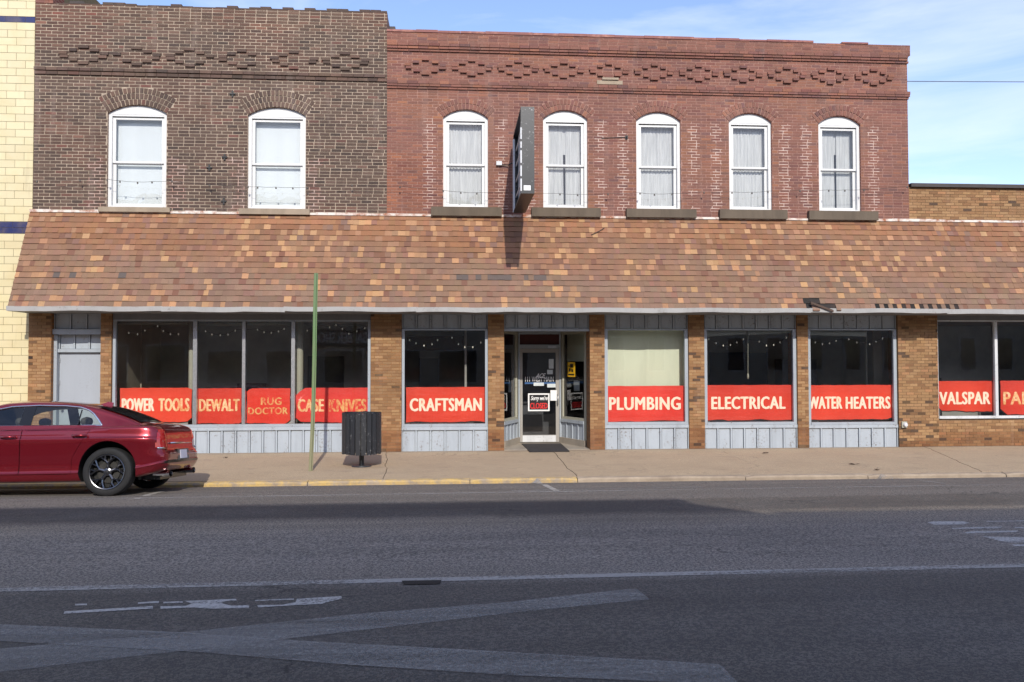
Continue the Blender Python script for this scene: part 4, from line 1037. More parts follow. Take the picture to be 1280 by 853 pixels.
mb.build('inner_bar', 'sign_white', sg)
mb = MB(); mb.box(sx0-.012, sx0+.03, sy1-.10, sy1+.004, sz0+.002, sz1-.1)
z = sz0+.05
while z < sz1-.55:
    L = random.uniform(.12, .26); mb.box(sx0-.008, sx0+.02, sy0-.004, sy0+.06, z, z+L); z += L+.05
mb.build('retainer', 'sign_white', sg)
mb = MB(); xq, zq = P(659, 235, -2.46); mb.box(xq-.07, xq+.07, sy0-.006, sy0, zq-.05, zq+.05); mb.build('maker_plate', 'white_print', sg)
mb = MB(); xm = (sx0+sx1)/2
for z in (sz0+.3, sz1-.3): mb.box(xm-.03, xm+.03, sy1, .0, z-.03, z+.03)
mb.build('bracket', 'black_metal', sg)
mb = MB(); x, z = P(624, 205); x2 = sx0; mb.box(x-.07, x+.06, -.07, .0, z-.045, z+.045); jb = tag(mb.build('junction_box', 'sign_white'), 'small grey electrical box on red brick beside the projecting sign', 'electrical box')
mb = MB(); mb.tube([(x+.05, -.035, z-.03), (x+.2, -.05, z-.04), (x2-.02, -.2, z-.03), (x2+.1, sy1+.02, z-.02)], .014, 6); cbj = mb.build('conduit', 'wire', jb, smooth=True)

# ---- street furniture: litter bin
g = G(452, 583); bx, by = g.x, g.y; bz = gz(by)
bn = thing('litter_bin', (bx, by, bz), 'black round litter bin of vertical slats on a short post by the yellow kerb', 'litter bin')
zt = P(452, 516, by)[1]; zl = P(452, 566.5, by)[1]; rr = (P(476.8, 540, by)[0]-P(427.8, 540, by)[0])/2
mb = MB(); ns = 22
for k in range(ns):
    a = 2*pi*k/ns+.07; w = 2*pi*rr/ns*.40; ca, sa = cos(a), sin(a); e0, e1 = random.uniform(-.008, .008), random.uniform(-.012, .012)
    q = []
    for z in (zl+e1, zt+e0):
        for (u, v) in ((rr-.03, -w), (rr, -w), (rr, w), (rr-.03, w)): q.append((bx+u*ca-v*sa, by+u*sa+v*ca, z))
    mb.hexa(q)
mb.build('slats', 'black_metal', bn)
mb = MB()
for z in (zl+.12, zt-.12, zt-.02): mb.lathe([(rr-.035, z-.02), (rr-.031, z-.02), (rr-.031, z+.02), (rr-.035, z+.02)], (bx, by, 0), 'z', 40)
mb.build('hoop', 'black_metal', bn)
mb = MB(); mb.lathe([(.02, zl+.03), (rr-.07, zl+.03), (rr-.06, zt-.05), (rr-.08, zt-.05), (rr-.09, zl+.05)], (bx, by, 0), 'z', 32); mb.build('liner', 'int_dark', bn, smooth=40)
mb = MB(); mb.lathe([(.05, bz+.01), (.05, zl+.03)], (bx, by, 0), 'z', 16); mb.build('post', 'black_metal', bn, smooth=True)
mb = MB(); mb.lathe([(.01, bz+.03), (.06, bz+.03), (.19, bz+.02), (.20, bz+.0)], (bx, by, 0), 'z', 28); mb.build('base_plate', 'black_metal', bn, smooth=40)

# ---- green post
g = G(388, 589); qx, qy = g.x, g.y; qz = gz(qy); tx, tz = P(396.5, 342, qy+.05)
mb = MB(); rowsP = []
for k in range(13):
    t = k/12; x = qx+(tx-qx)*t+.012*sin(t*5); z = qz-.05+(tz-qz+.05)*t; y = qy+.02*sin(t*3)
    rowsP.append([(x+a, y+b, z) for a, b in ((-.039, .0), (-.038, -.007), (-.021, -.007), (-.015, -.04), (.015, -.04), (.021, -.007), (.038, -.007), (.039, 0), (.019, .0), (.011, -.033), (-.011, -.033), (-.019, 0))])
mb.grid(rowsP, closed=True); i = len(mb.v); mb.face(rowsP[-1])
tag(mb.build('sign_post', 'post_green'), 'tall bare green metal post leaning slightly on the sidewalk near the litter bin', 'post')

# ---- door mat, door notices, side-window notices
pts = [G(651, 555.5), G(698, 555.5), G(711, 566), G(662, 567)]
mb = MB()
xm0, xm1 = P(651, 556, .95)[0]-.12, P(698, 556, .95)[0]-.02
q = [(P(662, 565, -.42)[0], -.42), (P(712, 565, -.42)[0], -.42), (P(701, 556, 1.2)[0], 1.2), (P(652, 556, 1.2)[0], 1.2)]
zz = lambda y: .014 if y > 0 else .004+gz(y)
mb.hexa([(a, b, zz(b)) for a, b in q]+[(a, b, zz(b)+.016) for a, b in q]); tag(mb.build('door_mat', 'mat'), 'dark rubber mat lying askew at the shop entrance', 'door mat')
def notice(name, px0, px1, py0, py1, Y, mat, label, cat='notice'):
    x0, z1 = P(px0, py0, Y); x1, z0 = P(px1, py1, Y); mb = MB(); mb.box(x0, x1, Y, Y+.003, z0, z1); return tag(mb.build(name, mat), label, cat), x0, x1, z0, z1
YN = YD+.012
o, x0, x1, z0, z1 = notice('closed_sign', 660, 687, 492, 514, YN-.02, 'white_print', 'black and red closed sign with white border hanging on the entrance door', 'sign')
mb = MB(); b = .035; mb.box(x0+b, x1-b, YN-.023, YN-.0205, z0+b, z1-b); mb.build('sign_face', 'black_print', o)
mb = MB(); add_text(mb, "Sorry we're", x0+.06, x1-.06, z0+(z1-z0)*.54, z1-.06, YN-.0245, .02, slant=.03); mb.build('lettering', 'white_print', o)
mb = MB(); add_text(mb, 'CLOSED', x0+.05, x1-.05, z0+.06, z0+(z1-z0)*.46, YN-.0245, .03); mb.build('lettering', 'red_print', o)
mb = MB(); xm = (x0+x1)/2; mb.tube([(x0+.1, YN-.01, z1), (xm, YN-.01, z1+.05), (x1-.1, YN-.01, z1)], .004, 5); mb.build('string', 'wire', o)
# address lettering straight on the door glass: child of the door pane's door
mb = MB(); xa, za = P(668, 475, YN); xb, zb = P(681, 468, YN); add_text(mb, 'ACE', P(669, 474, YN)[0], P(680, 474, YN)[0], P(670, 472.8, YN)[1], P(670, 467, YN)[1], YN, .03, slant=.05)
add_text(mb, '111 WEST MAIN', P(656.5, 478, YN)[0], P(692, 478, YN)[0], P(670, 477.2, YN)[1], P(670, 471.0, YN)[1], YN-.003, .006)
mb.build('address_lettering', 'white_print', ed)
mb = MB(); mb.box(P(656, 478, YN)[0], P(694, 478, YN)[0], YN+.002, YN+.004, P(670, 480.2, YN)[1], P(670, 478.0, YN)[1]); mb.build('lettering_stripe', 'blue_print', ed)
notice('door_notice', 667, 680, 478.5, 482.5, YN, 'paper', 'narrow white notice under the address lettering on the entrance door')
notice('door_notice', 686, 692, 449, 461, YN, 'paper', 'tall pale notice near the top of the entrance door')
notice('door_notice', 684, 691, 462.5, 468, YN, 'paper', 'small square pale notice below the tall one near the top of the door')
notice('door_notice', 684, 694.5, 480, 484.5, YN, 'paper', 'white sticker beside the door handle, above the taped paper')
notice('door_notice', 688, 696, 488, 501, YN-.03, 'white_print', 'white paper taped over the door edge beside the closed sign')
def side_note(fn, L, s0, s1, z0, z1, mat, label, yo=.05, extra=None):
    mb = MB(); mb.hexa([fn(s, y, z) for z in (z0, z1) for s, y in ((s0, yo), (s1, yo), (s1, yo+.004), (s0, yo+.004))]); o = tag(mb.build('window_notice', mat), label, 'notice')
    if extra:
        t = MB(); extra(t); t.build('lettering', 'black_print', o)
    return o
def warn(t):
    f2 = lambda x, y, z: f_r(x, y, z)
    for a, b, c, d in ((.30, .36, 1.92, 1.95), (.38, .52, 1.90, 1.99), (.33, .40, 1.80, 1.88), (.44, .52, 1.79, 1.86), (.29, .57, 1.71, 1.745)):
        t.hexa([f2(s, y, z) for z in (c, d) for s, y in ((a, .028), (b, .028), (b, .0315), (a, .0315))])
side_note(f_r, Lr, .26, .60, 1.67, 2.03, 'yellow_print', 'yellow square warning notice in the entrance side window', .032, warn)
side_note(f_r, Lr, .52, .78, 1.33, 1.58, 'paper', 'pale notice below the yellow warning notice')
side_note(fl, Ll, .55, .78, 1.30, 1.58, 'paper', 'pale round edged sticker in the narrow side window next to the entrance')
mb = MB(); mb.hexa([f_r(s, y, z) for z in (2.05, zh-.06) for s, y in ((.1, .12), (Lr-.06, .12), (Lr-.06, .13), (.1, .13))]); tag(mb.build('window_blind', 'shop_blind'), 'pale green blind pulled half down in the entrance side window', 'blind')
# ---- meter box with elbow on the wide pillar, service cable, litter
x, z = P(1130, 531, -.05); mb = MB(); mb.box(x-.075, x+.05, -.10, -.05, z-.07, z+.075); ob = mb.build('outlet_box', 'cream_paint'); tag(ob, 'small cream utility box with a round cover low on the wide tan brick pillar', 'utility box')
q = MB(); q.lathe([(.002, -.055), (.04, -.05), (.055, -.02), (.055, .0)], (x, -.10, z), 'y', 20); q.build('cover', 'sign_white', ob, smooth=40)
mb = MB(); pts = []
for k in range(25):
    t = k/24; xx = X_B1+.01+t*40; pts.append((xx, 4+t*6, P(1136, 103.5, 4)[1]+3.25*t-.5*4*t*(1-t)*.25))
mb.tube(pts, .011, 6); tag(mb.build('service_cable', 'grey_cable'), 'black overhead cable running from the red brick wall across the sky', 'cable')
rr_ = random.Random(4)
for px, py, s, lab in ((1065, 581, .22, 'clump of dead leaves on the sidewalk in front of the water heaters window'), (1096, 588, .13, 'dark twist of litter at the kerb edge near the wide tan pillar'), (957, 567, .15, 'small dead leaf against the wall under the electrical window'), (283, 573, .09, 'small dark leaf on the sidewalk between car and green post')):
    g = G(px, py); mb = MB()
    for k in range(7):
        a = rr_.uniform(0, 6.28); d = rr_.uniform(0, s*.6); cx, cy = g.x+d*cos(a), g.y+d*sin(a)*.5; w = s*.3
        c, sn = cos(a*2), sin(a*2); z0 = gz(cy)+.006
        mb.face([(cx-w*c, cy-w*sn, z0), (cx+w*.4*sn, cy-w*.4*c, z0+.015), (cx+w*c, cy+w*sn, z0+rr_.uniform(.004, .03)), (cx-w*.4*sn, cy+w*.4*c, z0+.02)])
    tag(mb.build('dead_leaf', 'leaf'), lab, 'leaf')
#CAR0
# ------------------------------------------------------------------ parked car
def m_car():
    x = N('deep_red_car_paint'); f = x.noise(300, 2)
    x.pr(x.mix(x.g(f, .3, .7), (.17, .005, .012, 1), (.24, .008, .018, 1)), .26, .6, None, Coat_Weight=1.0, Coat_Roughness=.03); return x.m
M['car_paint'] = m_car()
M['car_dark'] = m_plain('black_car_trim', (.006, .006, .007, 1), .22, 0, .2, 8, 0)
M['car_inside'] = m_plain('car_interior', (.06, .055, .05, 1), .8, 0, .2, 4, 0)
M['chrome'] = m_plain('chrome', (.75, .75, .77, 1), .12, 1, .05, 8, 0)
M['tyre'] = m_plain('tyre_rubber', (.011, .011, .012, 1), .8, 0, .3, 12, .3)
M['rim_metal'] = m_plain('black_chrome_rim', (.20, .20, .215, 1), .28, 1, .2, 9, 0)
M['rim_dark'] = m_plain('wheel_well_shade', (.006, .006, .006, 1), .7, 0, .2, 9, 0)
M['brake'] = m_plain('brake_disc', (.05, .048, .045, 1), .5, .6, .2, 9, 0)
M['car_glass'] = m_glass('tinted_car_glass', (.84, .89, .86, 1), 1.5, 0)
M['back_glass'] = m_plain('dark_back_glass', (.008, .009, .010, 1), .04, 0, .1, 5, 0)
M['tail_red'] = m_plain('red_tail_lamp', (.36, .008, .012, 1), .08, 0, .1, 5, 0, Coat_Weight=1.0)
M['plate'] = m_plain('number_plate', lin(206, 208, 222), .5, 0, .1, 5, 0)
def hermite(tab):
    xs = [a for a, _ in tab]; ys = [b for _, b in tab]; n = len(xs); m = []
    for i in range(n):
        if i in (0, n-1): j = 0 if i == 0 else n-2; m.append((ys[j+1]-ys[j])/(xs[j+1]-xs[j]))
        else:
            d0 = (ys[i]-ys[i-1])/(xs[i]-xs[i-1]); d1 = (ys[i+1]-ys[i])/(xs[i+1]-xs[i]); m.append(0 if d0*d1 <= 0 else 2*d0*d1/(d0+d1))
    def f(x):
        if x <= xs[0]: return ys[0]
        if x >= xs[-1]: return ys[-1]
        for i in range(n-1):
            if x <= xs[i+1]:
                h = xs[i+1]-xs[i]; t = (x-xs[i])/h
                return (2*t**3-3*t*t+1)*ys[i]+(t**3-2*t*t+t)*h*m[i]+(-2*t**3+3*t*t)*ys[i+1]+(t**3-t*t)*h*m[i+1]
    return f
c_w = hermite([(0, .72), (.05, .79), (.14, .855), (.3, .91), (.6, .942), (1.0, .952), (2.5, .95), (4.0, .95), (4.5, .93), (4.8, .86), (4.95, .76), (5.04, .60)])
c_zs = hermite([(0, 1.0), (.3, 1.02), (.7, 1.02), (1.3, 1.0), (2.5, .98), (3.5, .955), (4.2, .92), (4.7, .86), (5.04, .76)])
c_zb = hermite([(0, .36), (.3, .31), (.6, .27), (1, .23), (1.6, .21), (4, .2), (4.6, .22), (5.04, .28)])
c_lean = hermite([(.2, .12), (.36, .05), (.45, 0), (.60, 0), (.63, .035), (.72, .055), (.85, .075), (.95, .10), (1.02, .16), (1.08, .20)])
def body_section(u):
    w, zs, zb = c_w(u), c_zs(u), c_zb(u); hb = .016*math.exp(-((u-1.0)/.48)**2)
    crown = .05 if (u < .55 or u > 3.8) else .025
    pts = [(0, zb), (.45*w, zb), (.86*w, zb), (.95*w, zb+.025), (w-.022, zb+.075), (w-.010, zb+.115), (w+.002, zb+.135), (w-.018, zb+.165), (w-.022, .46), (w-.010, .60), (w-.002+hb*.5, .72), (w+.003+hb, .80), (w-.002+hb*1.2, .845), (w-.020+hb*.4, .865), (w-.030, .91), (w-.042, zs-.035), (w-.058, zs-.008), (w-.085, zs+.004), (w*.8, zs+.014), (w*.55, zs+crown*.7), (w*.28, zs+crown*.95), (0, zs+crown)]
    return pts
def smooth_open(pts, k=3):
    out = []
    for i in range(len(pts)-1):
        p0, p1, p2, p3 = pts[max(i-1, 0)], pts[i], pts[i+1], pts[min(i+2, len(pts)-1)]
        for j in range(k):
            t = j/k; q = []
            for a in range(2):
                m1 = (p2[a]-p0[a])*.35; m2 = (p3[a]-p1[a])*.35
                q.append((2*t**3-3*t*t+1)*p1[a]+(t**3-2*t*t+t)*m1+(-2*t**3+3*t*t)*p2[a]+(t**3-t*t)*m2)
            out.append(tuple(q))
    out.append(pts[-1]); return out
def loft(sec, us, shift):
    mb = MB(); rows = []
    for u in us:
        h = smooth_open(sec(u)); ring = [(-(u+shift(u, z)), -y, z) for y, z in h]+[(-(u+shift(u, z)), y, z) for y, z in h[-2:0:-1]]
        rows.append(ring)
    i = mb.grid(rows, closed=True); n = len(rows[0]); hn = n//2
    for base, flip in ((i, False), (i+(len(rows)-1)*n, True)):
        for k in range(hn):
            a, b = k, k+1; q = [base+a, base+b, base+(n-b) % n, base+(n-a) % n]; q = list(dict.fromkeys(q))
            mb.f.append(tuple(q if flip else q[::-1])); mb.c.append((1, 1, 1)); mb.m.append(0)
    return mb
mu = lambda u: .62-(.62-u)*.68 if u < .62 else u
us = [.0, .012, .03, .05, .075, .105, .14, .18, .23, .3]+[.36+.06*k for k in range(75) if .36+.06*k < 4.72]+[4.78, 4.84, 4.89, 4.93, 4.965, 4.99, 5.015, 5.04]
sh = lambda u, z: mu(u)-u+(c_lean(z)*max(0, 1-u/.7)**2 if u < .7 else -(.10*max(0, (z-.5))+.12*max(0, .45-z))*max(0, (u-4.4)/.64)**2)
def raw(mb, mats):
    me = bpy.data.meshes.new('m'); me.from_pydata(mb.v, [], mb.f)
    for k in mats: me.materials.append(M[k])
    o = bpy.data.objects.new('m', me); C.objects.link(o); return o
def cut(o, cutters):
    tmp = []
    for mb, mat in cutters:
        c = raw(mb, [mat]); tmp.append(c)
        bm = bmesh.new(); bm.from_mesh(c.data); bmesh.ops.remove_doubles(bm, verts=bm.verts, dist=1e-5); bmesh.ops.recalc_face_normals(bm, faces=bm.faces); bm.to_mesh(c.data); bm.free()
        m = o.modifiers.new('b', 'BOOLEAN'); m.object = c; m.operation = 'DIFFERENCE'; m.solver = 'EXACT'; m.material_mode = 'TRANSFER'; m.use_self = True
    me = bpy.data.meshes.new_from_object(o.evaluated_get(bpy.context.evaluated_depsgraph_get()))
    for c in tmp+[o]: bpy.data.objects.remove(c)
    return me
def cyl_y(cx, cz, r, y0, y1, n=48):
    mb = MB(); ra = [(cx+r*cos(2*pi*k/n), y0, cz+r*sin(2*pi*k/n)) for k in range(n)]; rb = [(a, y1, b) for a, _, b in ra]
    mb.grid([ra, rb], closed=True); mb.f += [tuple(range(n)), tuple(range(n, 2*n))[::-1]]; mb.c += [(1, 1, 1)]*2; mb.m += [0, 0]; return mb
def prism_y(poly, y0, y1):
    mb = MB(); n = len(poly); mb.v = [(a, y0, b) for a, b in poly]+[(a, y1, b) for a, b in poly]
    mb.f = [tuple(range(n)), tuple(range(n, 2*n))[::-1]]+[(k, (k+1) % n, n+(k+1) % n, n+k) for k in range(n)]; mb.c = [(1, 1, 1)]*(n+2); mb.m = [0]*(n+2); return mb
WZ, UR, UF, WR = .372, 1.03, 4.08, .372
bo = raw(loft(body_section, us, sh), ['car_paint'])
bm = bmesh.new(); bm.from_mesh(bo.data); bmesh.ops.remove_doubles(bm, verts=bm.verts, dist=1e-5); bmesh.ops.recalc_face_normals(bm, faces=bm.faces); bm.to_mesh(bo.data); bm.free()
inner = bo.data.copy()
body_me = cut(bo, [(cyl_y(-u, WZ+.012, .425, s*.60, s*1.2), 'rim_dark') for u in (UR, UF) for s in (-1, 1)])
# cabin
k_zr = hermite([(.52, 1.0), (.66, 1.075), (.90, 1.185), (1.15, 1.275), (1.40, 1.345), (1.7, 1.395), (2.0, 1.42), (2.3, 1.428), (2.65, 1.415), (2.95, 1.36), (3.3, 1.215), (3.78, .98)])
k_wb = hermite([(.52, .60), (.8, .73), (1.2, .825), (1.6, .862), (2.2, .872), (3, .868), (3.78, .80)])
k_wr = hermite([(.52, .52), (.9, .575), (1.4, .615), (2.2, .64), (3, .61), (3.78, .56)])
def cab_section(u):
    zr, wb, wr = k_zr(u), k_wb(u), k_wr(u); zt = max(zr-.075, .97)
    f = lambda t: wb-.004+(wr+.045-wb)*t
    return [(0, .88), (wb, .88), (wb, .955)]+[(f(t), .965+(zt-.965)*t) for t in (.03, .3, .6, .9)]+[(wr+.035, zt+.016), (wr-.01, zt+.040), (wr-.09, zr-.022), (wr*.55, zr-.008), (wr*.25, zr-.002), (0, zr)]
def cab_y(u, z):
    zr, wb, wr = k_zr(u), k_wb(u), k_wr(u); zt = max(zr-.075, .97); t = min(1, max(0, (z-.965)/(zt-.965))); return wb-.004+(wr+.045-wb)*t
cab = raw(loft(cab_section, [.64+.04*k for k in range(75)], lambda u, z: 0), ['car_paint'])
bm = bmesh.new(); bm.from_mesh(cab.data); bmesh.ops.remove_doubles(bm, verts=bm.verts, dist=1e-5); bmesh.ops.recalc_face_normals(bm, faces=bm.faces); bm.to_mesh(cab.data); bm.free()
win_out = [(1.20, 1.035), (1.27, 1.115), (1.36, 1.205), (1.45, 1.265), (1.58, 1.308), (1.8, 1.330), (2.2, 1.338), (2.6, 1.322), (2.85, 1.275), (3.1, 1.175), (3.36, 1.035)]
def shrink(poly, d):
    cx = sum(a for a, _ in poly)/len(poly); cz = sum(b for _, b in poly)/len(poly); out = []; n = len(poly)
    for k in range(n):
        p, a, b = Vector(poly[k]), Vector(poly[k-1]), Vector(poly[(k+1) % n]); e1 = (p-a).normalized(); e2 = (b-p).normalized()
        nn = Vector((-(e1+e2).y, (e1+e2).x)).normalized()
        if nn.dot(Vector((cx, cz))-p) < 0: nn = -nn
        out.append(tuple(p+nn*d))
    return out
hole = [(-u, z) for u, z in shrink(win_out, .012)]
cab_me = cut(cab, [(prism_y(hole, -1.2, 1.2), 'car_inside')])

CS = .955; Yc = -5.50; gN, gF = gz(Yc-.77), gz(Yc+.77); xr = P(131.5, 588, Yc-.91)[0]+UR*CS
car = thing('parked_car', (xr, Yc, (gN+gF)/2-.005), 'dark red four door sedan with black multi spoke wheels parked at the kerb', 'car')
BASE[car.name] = Vector((0, 0, 0)); car.rotation_euler = (-atan2(gN-gF, 1.54), 0, 0); car.scale = (CS, CS, 1.0)
def cb(mb, name, mat, par=None, smooth=False): o = mb.build(name, mat, par or car, smooth); return o
def link_mesh(me, name, par, ang=32):
    me.set_sharp_from_angle(angle=radians(ang)); me.polygons.foreach_set('use_smooth', [True]*len(me.polygons)); me.name = name
    o = bpy.data.objects.new(name, me); C.objects.link(o); o.parent = par; BASE[o.name] = Vector((0, 0, 0)); return o
# split the shell into body, doors, boot lid, tail lamps
bm = bmesh.new(); bm.from_mesh(body_me)
def bis(co, no):
    bmesh.ops.bisect_plane(bm, geom=bm.verts[:]+bm.edges[:]+bm.faces[:], plane_co=co, plane_no=no, dist=1e-4)
UD0, UD1, ZD0, ZD1 = 2.33, 3.50, .325, .985
for co, no in (((-UD0, 0, 0), (1, 0, 0)), ((-UD1, 0, 0), (1, 0, 0)), ((0, 0, ZD0), (0, 0, 1)), ((-1.30, 0, 1.0), Vector((.62, 0, -.36))), ((-1.56, 0, 0), (1, 0, 0)), ((-mu(.17), 0, 0), (1, 0, 0)), ((0, 0, .70), (0, 0, 1)), ((0, 0, .975), (0, 0, 1)), ((0, -.60, 0), (0, 1, 0)), ((0, .60, 0), (0, 1, 0)), ((-mu(.56), 0, 0), (1, 0, 0))): bis(co, no)
def region(f):
    c = f.calc_center_median(); u, y, z = -c.x, c.y, c.z
    if f.material_index: return 'body'
    s = 'near' if y < 0 else 'far'
    if abs(y) > .75 and ZD0 < z < .972:
        if UD0 < u < UD1: return 'door_f_'+s
        if 1.30+.5806*(1-max(z, .5522)) < u < UD0: return 'door_r_'+s
    if abs(y) > .60 and u < mu(.215) and .70 < z < .975: return 'lamp_'+s
    if abs(y) < .60 and u < mu(.56) and z > .70: return 'lid'
    return 'body'
groups = {}
for f in bm.faces: groups.setdefault(region(f), []).append(f.index)
bm.faces.ensure_lookup_table()
def extract(idx, sx=0, mats=None):
    b2 = bmesh.new(); vm = {}
    for i in idx:
        f = bm.faces[i]; vs = []
        for v in f.verts:
            if v.index not in vm: vm[v.index] = b2.verts.new(v.co)
            vs.append(vm[v.index])
        try: nf = b2.faces.new(vs); nf.material_index = f.material_index if mats is None else 0
        except ValueError: pass
    if sx:
        for v in b2.verts:                      # open a shut line all round
            if v.is_boundary:
                d = Vector((0, 0, 0))
                for f in v.link_faces: d += f.calc_center_median()-v.co
                d.y *= .2
                if d.length > 1e-6: v.co += d.normalized()*sx
    me = bpy.data.meshes.new('p')
    b2.to_mesh(me); b2.free()
    for k in (mats or ['car_paint', 'rim_dark']): me.materials.append(M[k])
    return me
bm.verts.index_update(); bm.faces.index_update()
body = link_mesh(extract(groups['body']), 'body', car)
doors = {}
for key in groups:
    if key.startswith('door'): doors[key] = link_mesh(extract(groups[key], .006), 'door', car)
    elif key.startswith('lamp'): link_mesh(extract(groups[key], .004, ['tail_red']), 'tail_light', car)
    elif key == 'lid': lid = link_mesh(extract(groups[key], .005), 'boot_lid', car)
bm.free()
cs = raw(MB(), []); bpy.data.objects.remove(cs)
bi = bmesh.new(); bi.from_mesh(inner); bi.normal_update()
for v in bi.verts: v.co -= v.normal*.012
bmesh.ops.delete(bi, geom=[f for f in bi.faces if any(abs(-f.calc_center_median().x-u) < .47 for u in (UR, UF)) and f.calc_center_median().z < .86 and abs(f.calc_center_median().y) > .5 or f.calc_center_median().z > .95], context='FACES')
me = bpy.data.meshes.new('inner'); bi.to_mesh(me); bi.free(); me.materials.clear(); me.materials.append(M['car_dark']); link_mesh(me, 'inner_shell', car)  # black inner shell added so the shut lines look dark
link_mesh(cab_me, 'roof', car)
for s in (-1, 1):
    # chrome surround, panes, pillars
    pts = [(-u, s*(cab_y(u, z)+.004), z) for u, z in win_out]; pts.append(pts[0])
    d = []
    for a, b in zip(pts, pts[1:]): d += [tuple(a[i]+(b[i]-a[i])*k/6 for i in range(3)) for k in range(6)]
    mb = MB(); mb.tube(d+[pts[0]], .0125, 8); cb(mb, 'window_trim', 'chrome', smooth=True)
    def patch(poly, off, name, mat, th=0):
        mb = MB(); mb.prism([(-u, z) for u, z in poly], 0, .0, back=False); mb.f = [f for f in mb.f if len(f) == 3]; mb.c = mb.c[:len(mb.f)]; mb.m = mb.m[:len(mb.f)]
        mb.v = [(x, s*(cab_y(-x, z)+off), z) for x, _, z in mb.v]; return cb(mb, name, mat)
    band = lambda a, b: [p for p in ((a, 1.04), (a, min(k_zr(a)-.10, 1.33)), (b, min(k_zr(b)-.10, 1.33)), (b, 1.04))]
    patch(band(2.24, 2.42), -.001, 'door_pillar', 'car_dark'); patch(band(1.545, 1.565), -.001, 'door_pillar', 'car_dark')
    rear = [(1.21, 1.04), (1.28, 1.118), (1.37, 1.207), (1.46, 1.262), (1.58, 1.30), (1.8, 1.322), (2.2, 1.330), (2.24, 1.329), (2.24, 1.04)]
    front = [(2.42, 1.04), (2.42, 1.326), (2.6, 1.316), (2.85, 1.268), (3.1, 1.168), (3.34, 1.04)]
    patch(rear, -.006, 'side_window', 'car_glass'); patch(front, -.006, 'side_window', 'car_glass')
    for dk, hu, hz in (('door_r_', 1.45, .885), ('door_f_', 2.50, .870)):
        key = dk+('near' if s < 0 else 'far'); par = doors.get(key, car); yb = c_w(hu)-.02
        mb = MB(); mb.tube([(-hu-.11, s*yb, hz), (-hu-.10, s*(yb+.045), hz+.003), (-hu, s*(yb+.056), hz+.006), (-hu+.10, s*(yb+.045), hz+.003), (-hu+.11, s*yb, hz)], [.014, .018, .020, .018, .014], 10); cb(mb, 'handle', 'car_paint', par, True)
        mb = MB(); mb.lathe([(.001, .012), (.05, .010), (.075, .0)], (0, 0, 0), 'y', 20); mb.v = [(-hu+a*1.1, s*(yb+.012-b*.1), hz-.006+c*.38) for a, b, c in mb.v]; cb(mb, 'handle_recess', 'car_dark', par)
# back glass and windscreen
for (u0, u1, nm) in ((.70, 1.34, 'back_window'), (2.98, 3.66, 'windscreen')):
    mb = MB(); rows = []
    for k in range(17):
        u = u0+(u1-u0)*k/16; zr, wr = k_zr(u), k_wr(u); row = []
        for j in range(17):
            y = (wr-.03)*(j/8-1); t = abs(y)/wr; z = zr-.022*max(0, (t-.25)/.75)**1.6+.006; row.append((-u, y, z))
        rows.append(row)
    mb.grid(rows); cb(mb, nm, 'back_glass', smooth=True)
# cabin furniture seen through the side windows
for u in (1.62, 2.62):
    for y in (-.36, .36):
        mb = MB(); mb.lathe([(.005, -.1), (.09, -.09), (.115, 0), (.10, .09), (.005, .1)], (0, 0, 0), 'y', 18); mb.v = [(-u+a*.5, y+b*1.3, 1.10+c*.62) for a, b, c in mb.v]; cb(mb, 'headrest', 'car_inside', smooth=True)
# antenna fin, lamps' chrome, bumper, plate, tailpipes
mb = MB(); mb.hexa([(-1.37, -.03, 1.335), (-1.37, .03, 1.335), (-1.56, .02, 1.375), (-1.56, -.02, 1.375), (-1.36, -.012, 1.40), (-1.36, .012, 1.40), (-1.44, .01, 1.415), (-1.44, -.01, 1.415)]); cb(mb, 'antenna_fin', 'car_paint')
for s in (-1, 1):
    mb = MB(); pts = []
    for k in range(9):
        u = .015+.13*k/8; pts.append((-(mu(u)+c_lean(.69)*(1-u/.7)**2)+.006, s*(c_w(u)-.004), .695))
    mb.tube(pts, .016, 8); cb(mb, 'lamp_strip', 'chrome', smooth=True)
    mb = MB(); mb.tube([(-.45, s*.56, .30), (-.29, s*.56, .305), (-.20, s*.56, .31)], [.05, .055, .06], 14, cap=False); mb.v = [(a, s*.56+(b-s*.56)*1.5, .305+(c-.305)*.8) for a, b, c in mb.v]; cb(mb, 'tailpipe', 'chrome', smooth=True)
mb = MB(); mb.hexa([(-.02, -.27, .50), (-.02, .27, .50), (.008, .27, .50), (.008, -.27, .50), (-.05, -.27, .67), (-.05, .27, .67), (-.012, .27, .67), (-.012, -.27, .67)]); mb.v = [(a-.198, b, c) for a, b, c in mb.v]; cb(mb, 'plate_recess', 'car_dark')
mb = MB(); mb.hexa([(-.02, -.155, .525), (-.02, .155, .525), (.014, .155, .525), (.014, -.155, .525), (-.03, -.155, .655), (-.03, .155, .655), (-.004, .155, .655), (-.004, -.155, .655)]); mb.v = [(a-.198, b, c) for a, b, c in mb.v]; cb(mb, 'number_plate', 'plate')
mb = MB(); mb.tube([(-.045, -.50, .765), (-.035, 0, .765), (-.045, .50, .765)], .012, 8); mb.v = [(a-.198, b, c) for a, b, c in mb.v]; cb(mb, 'lid_strip', 'chrome', smooth=True)
mb = MB(); mb.box(-4.9, -.34, -.62, .62, .22, .30); cb(mb, 'underbody', 'car_dark')
for u in (UR, UF): 
    mb = MB(); mb.tube([(-u, -.72, WZ), (-u, .72, WZ)], .05, 10); cb(mb, 'axle', 'car_dark')
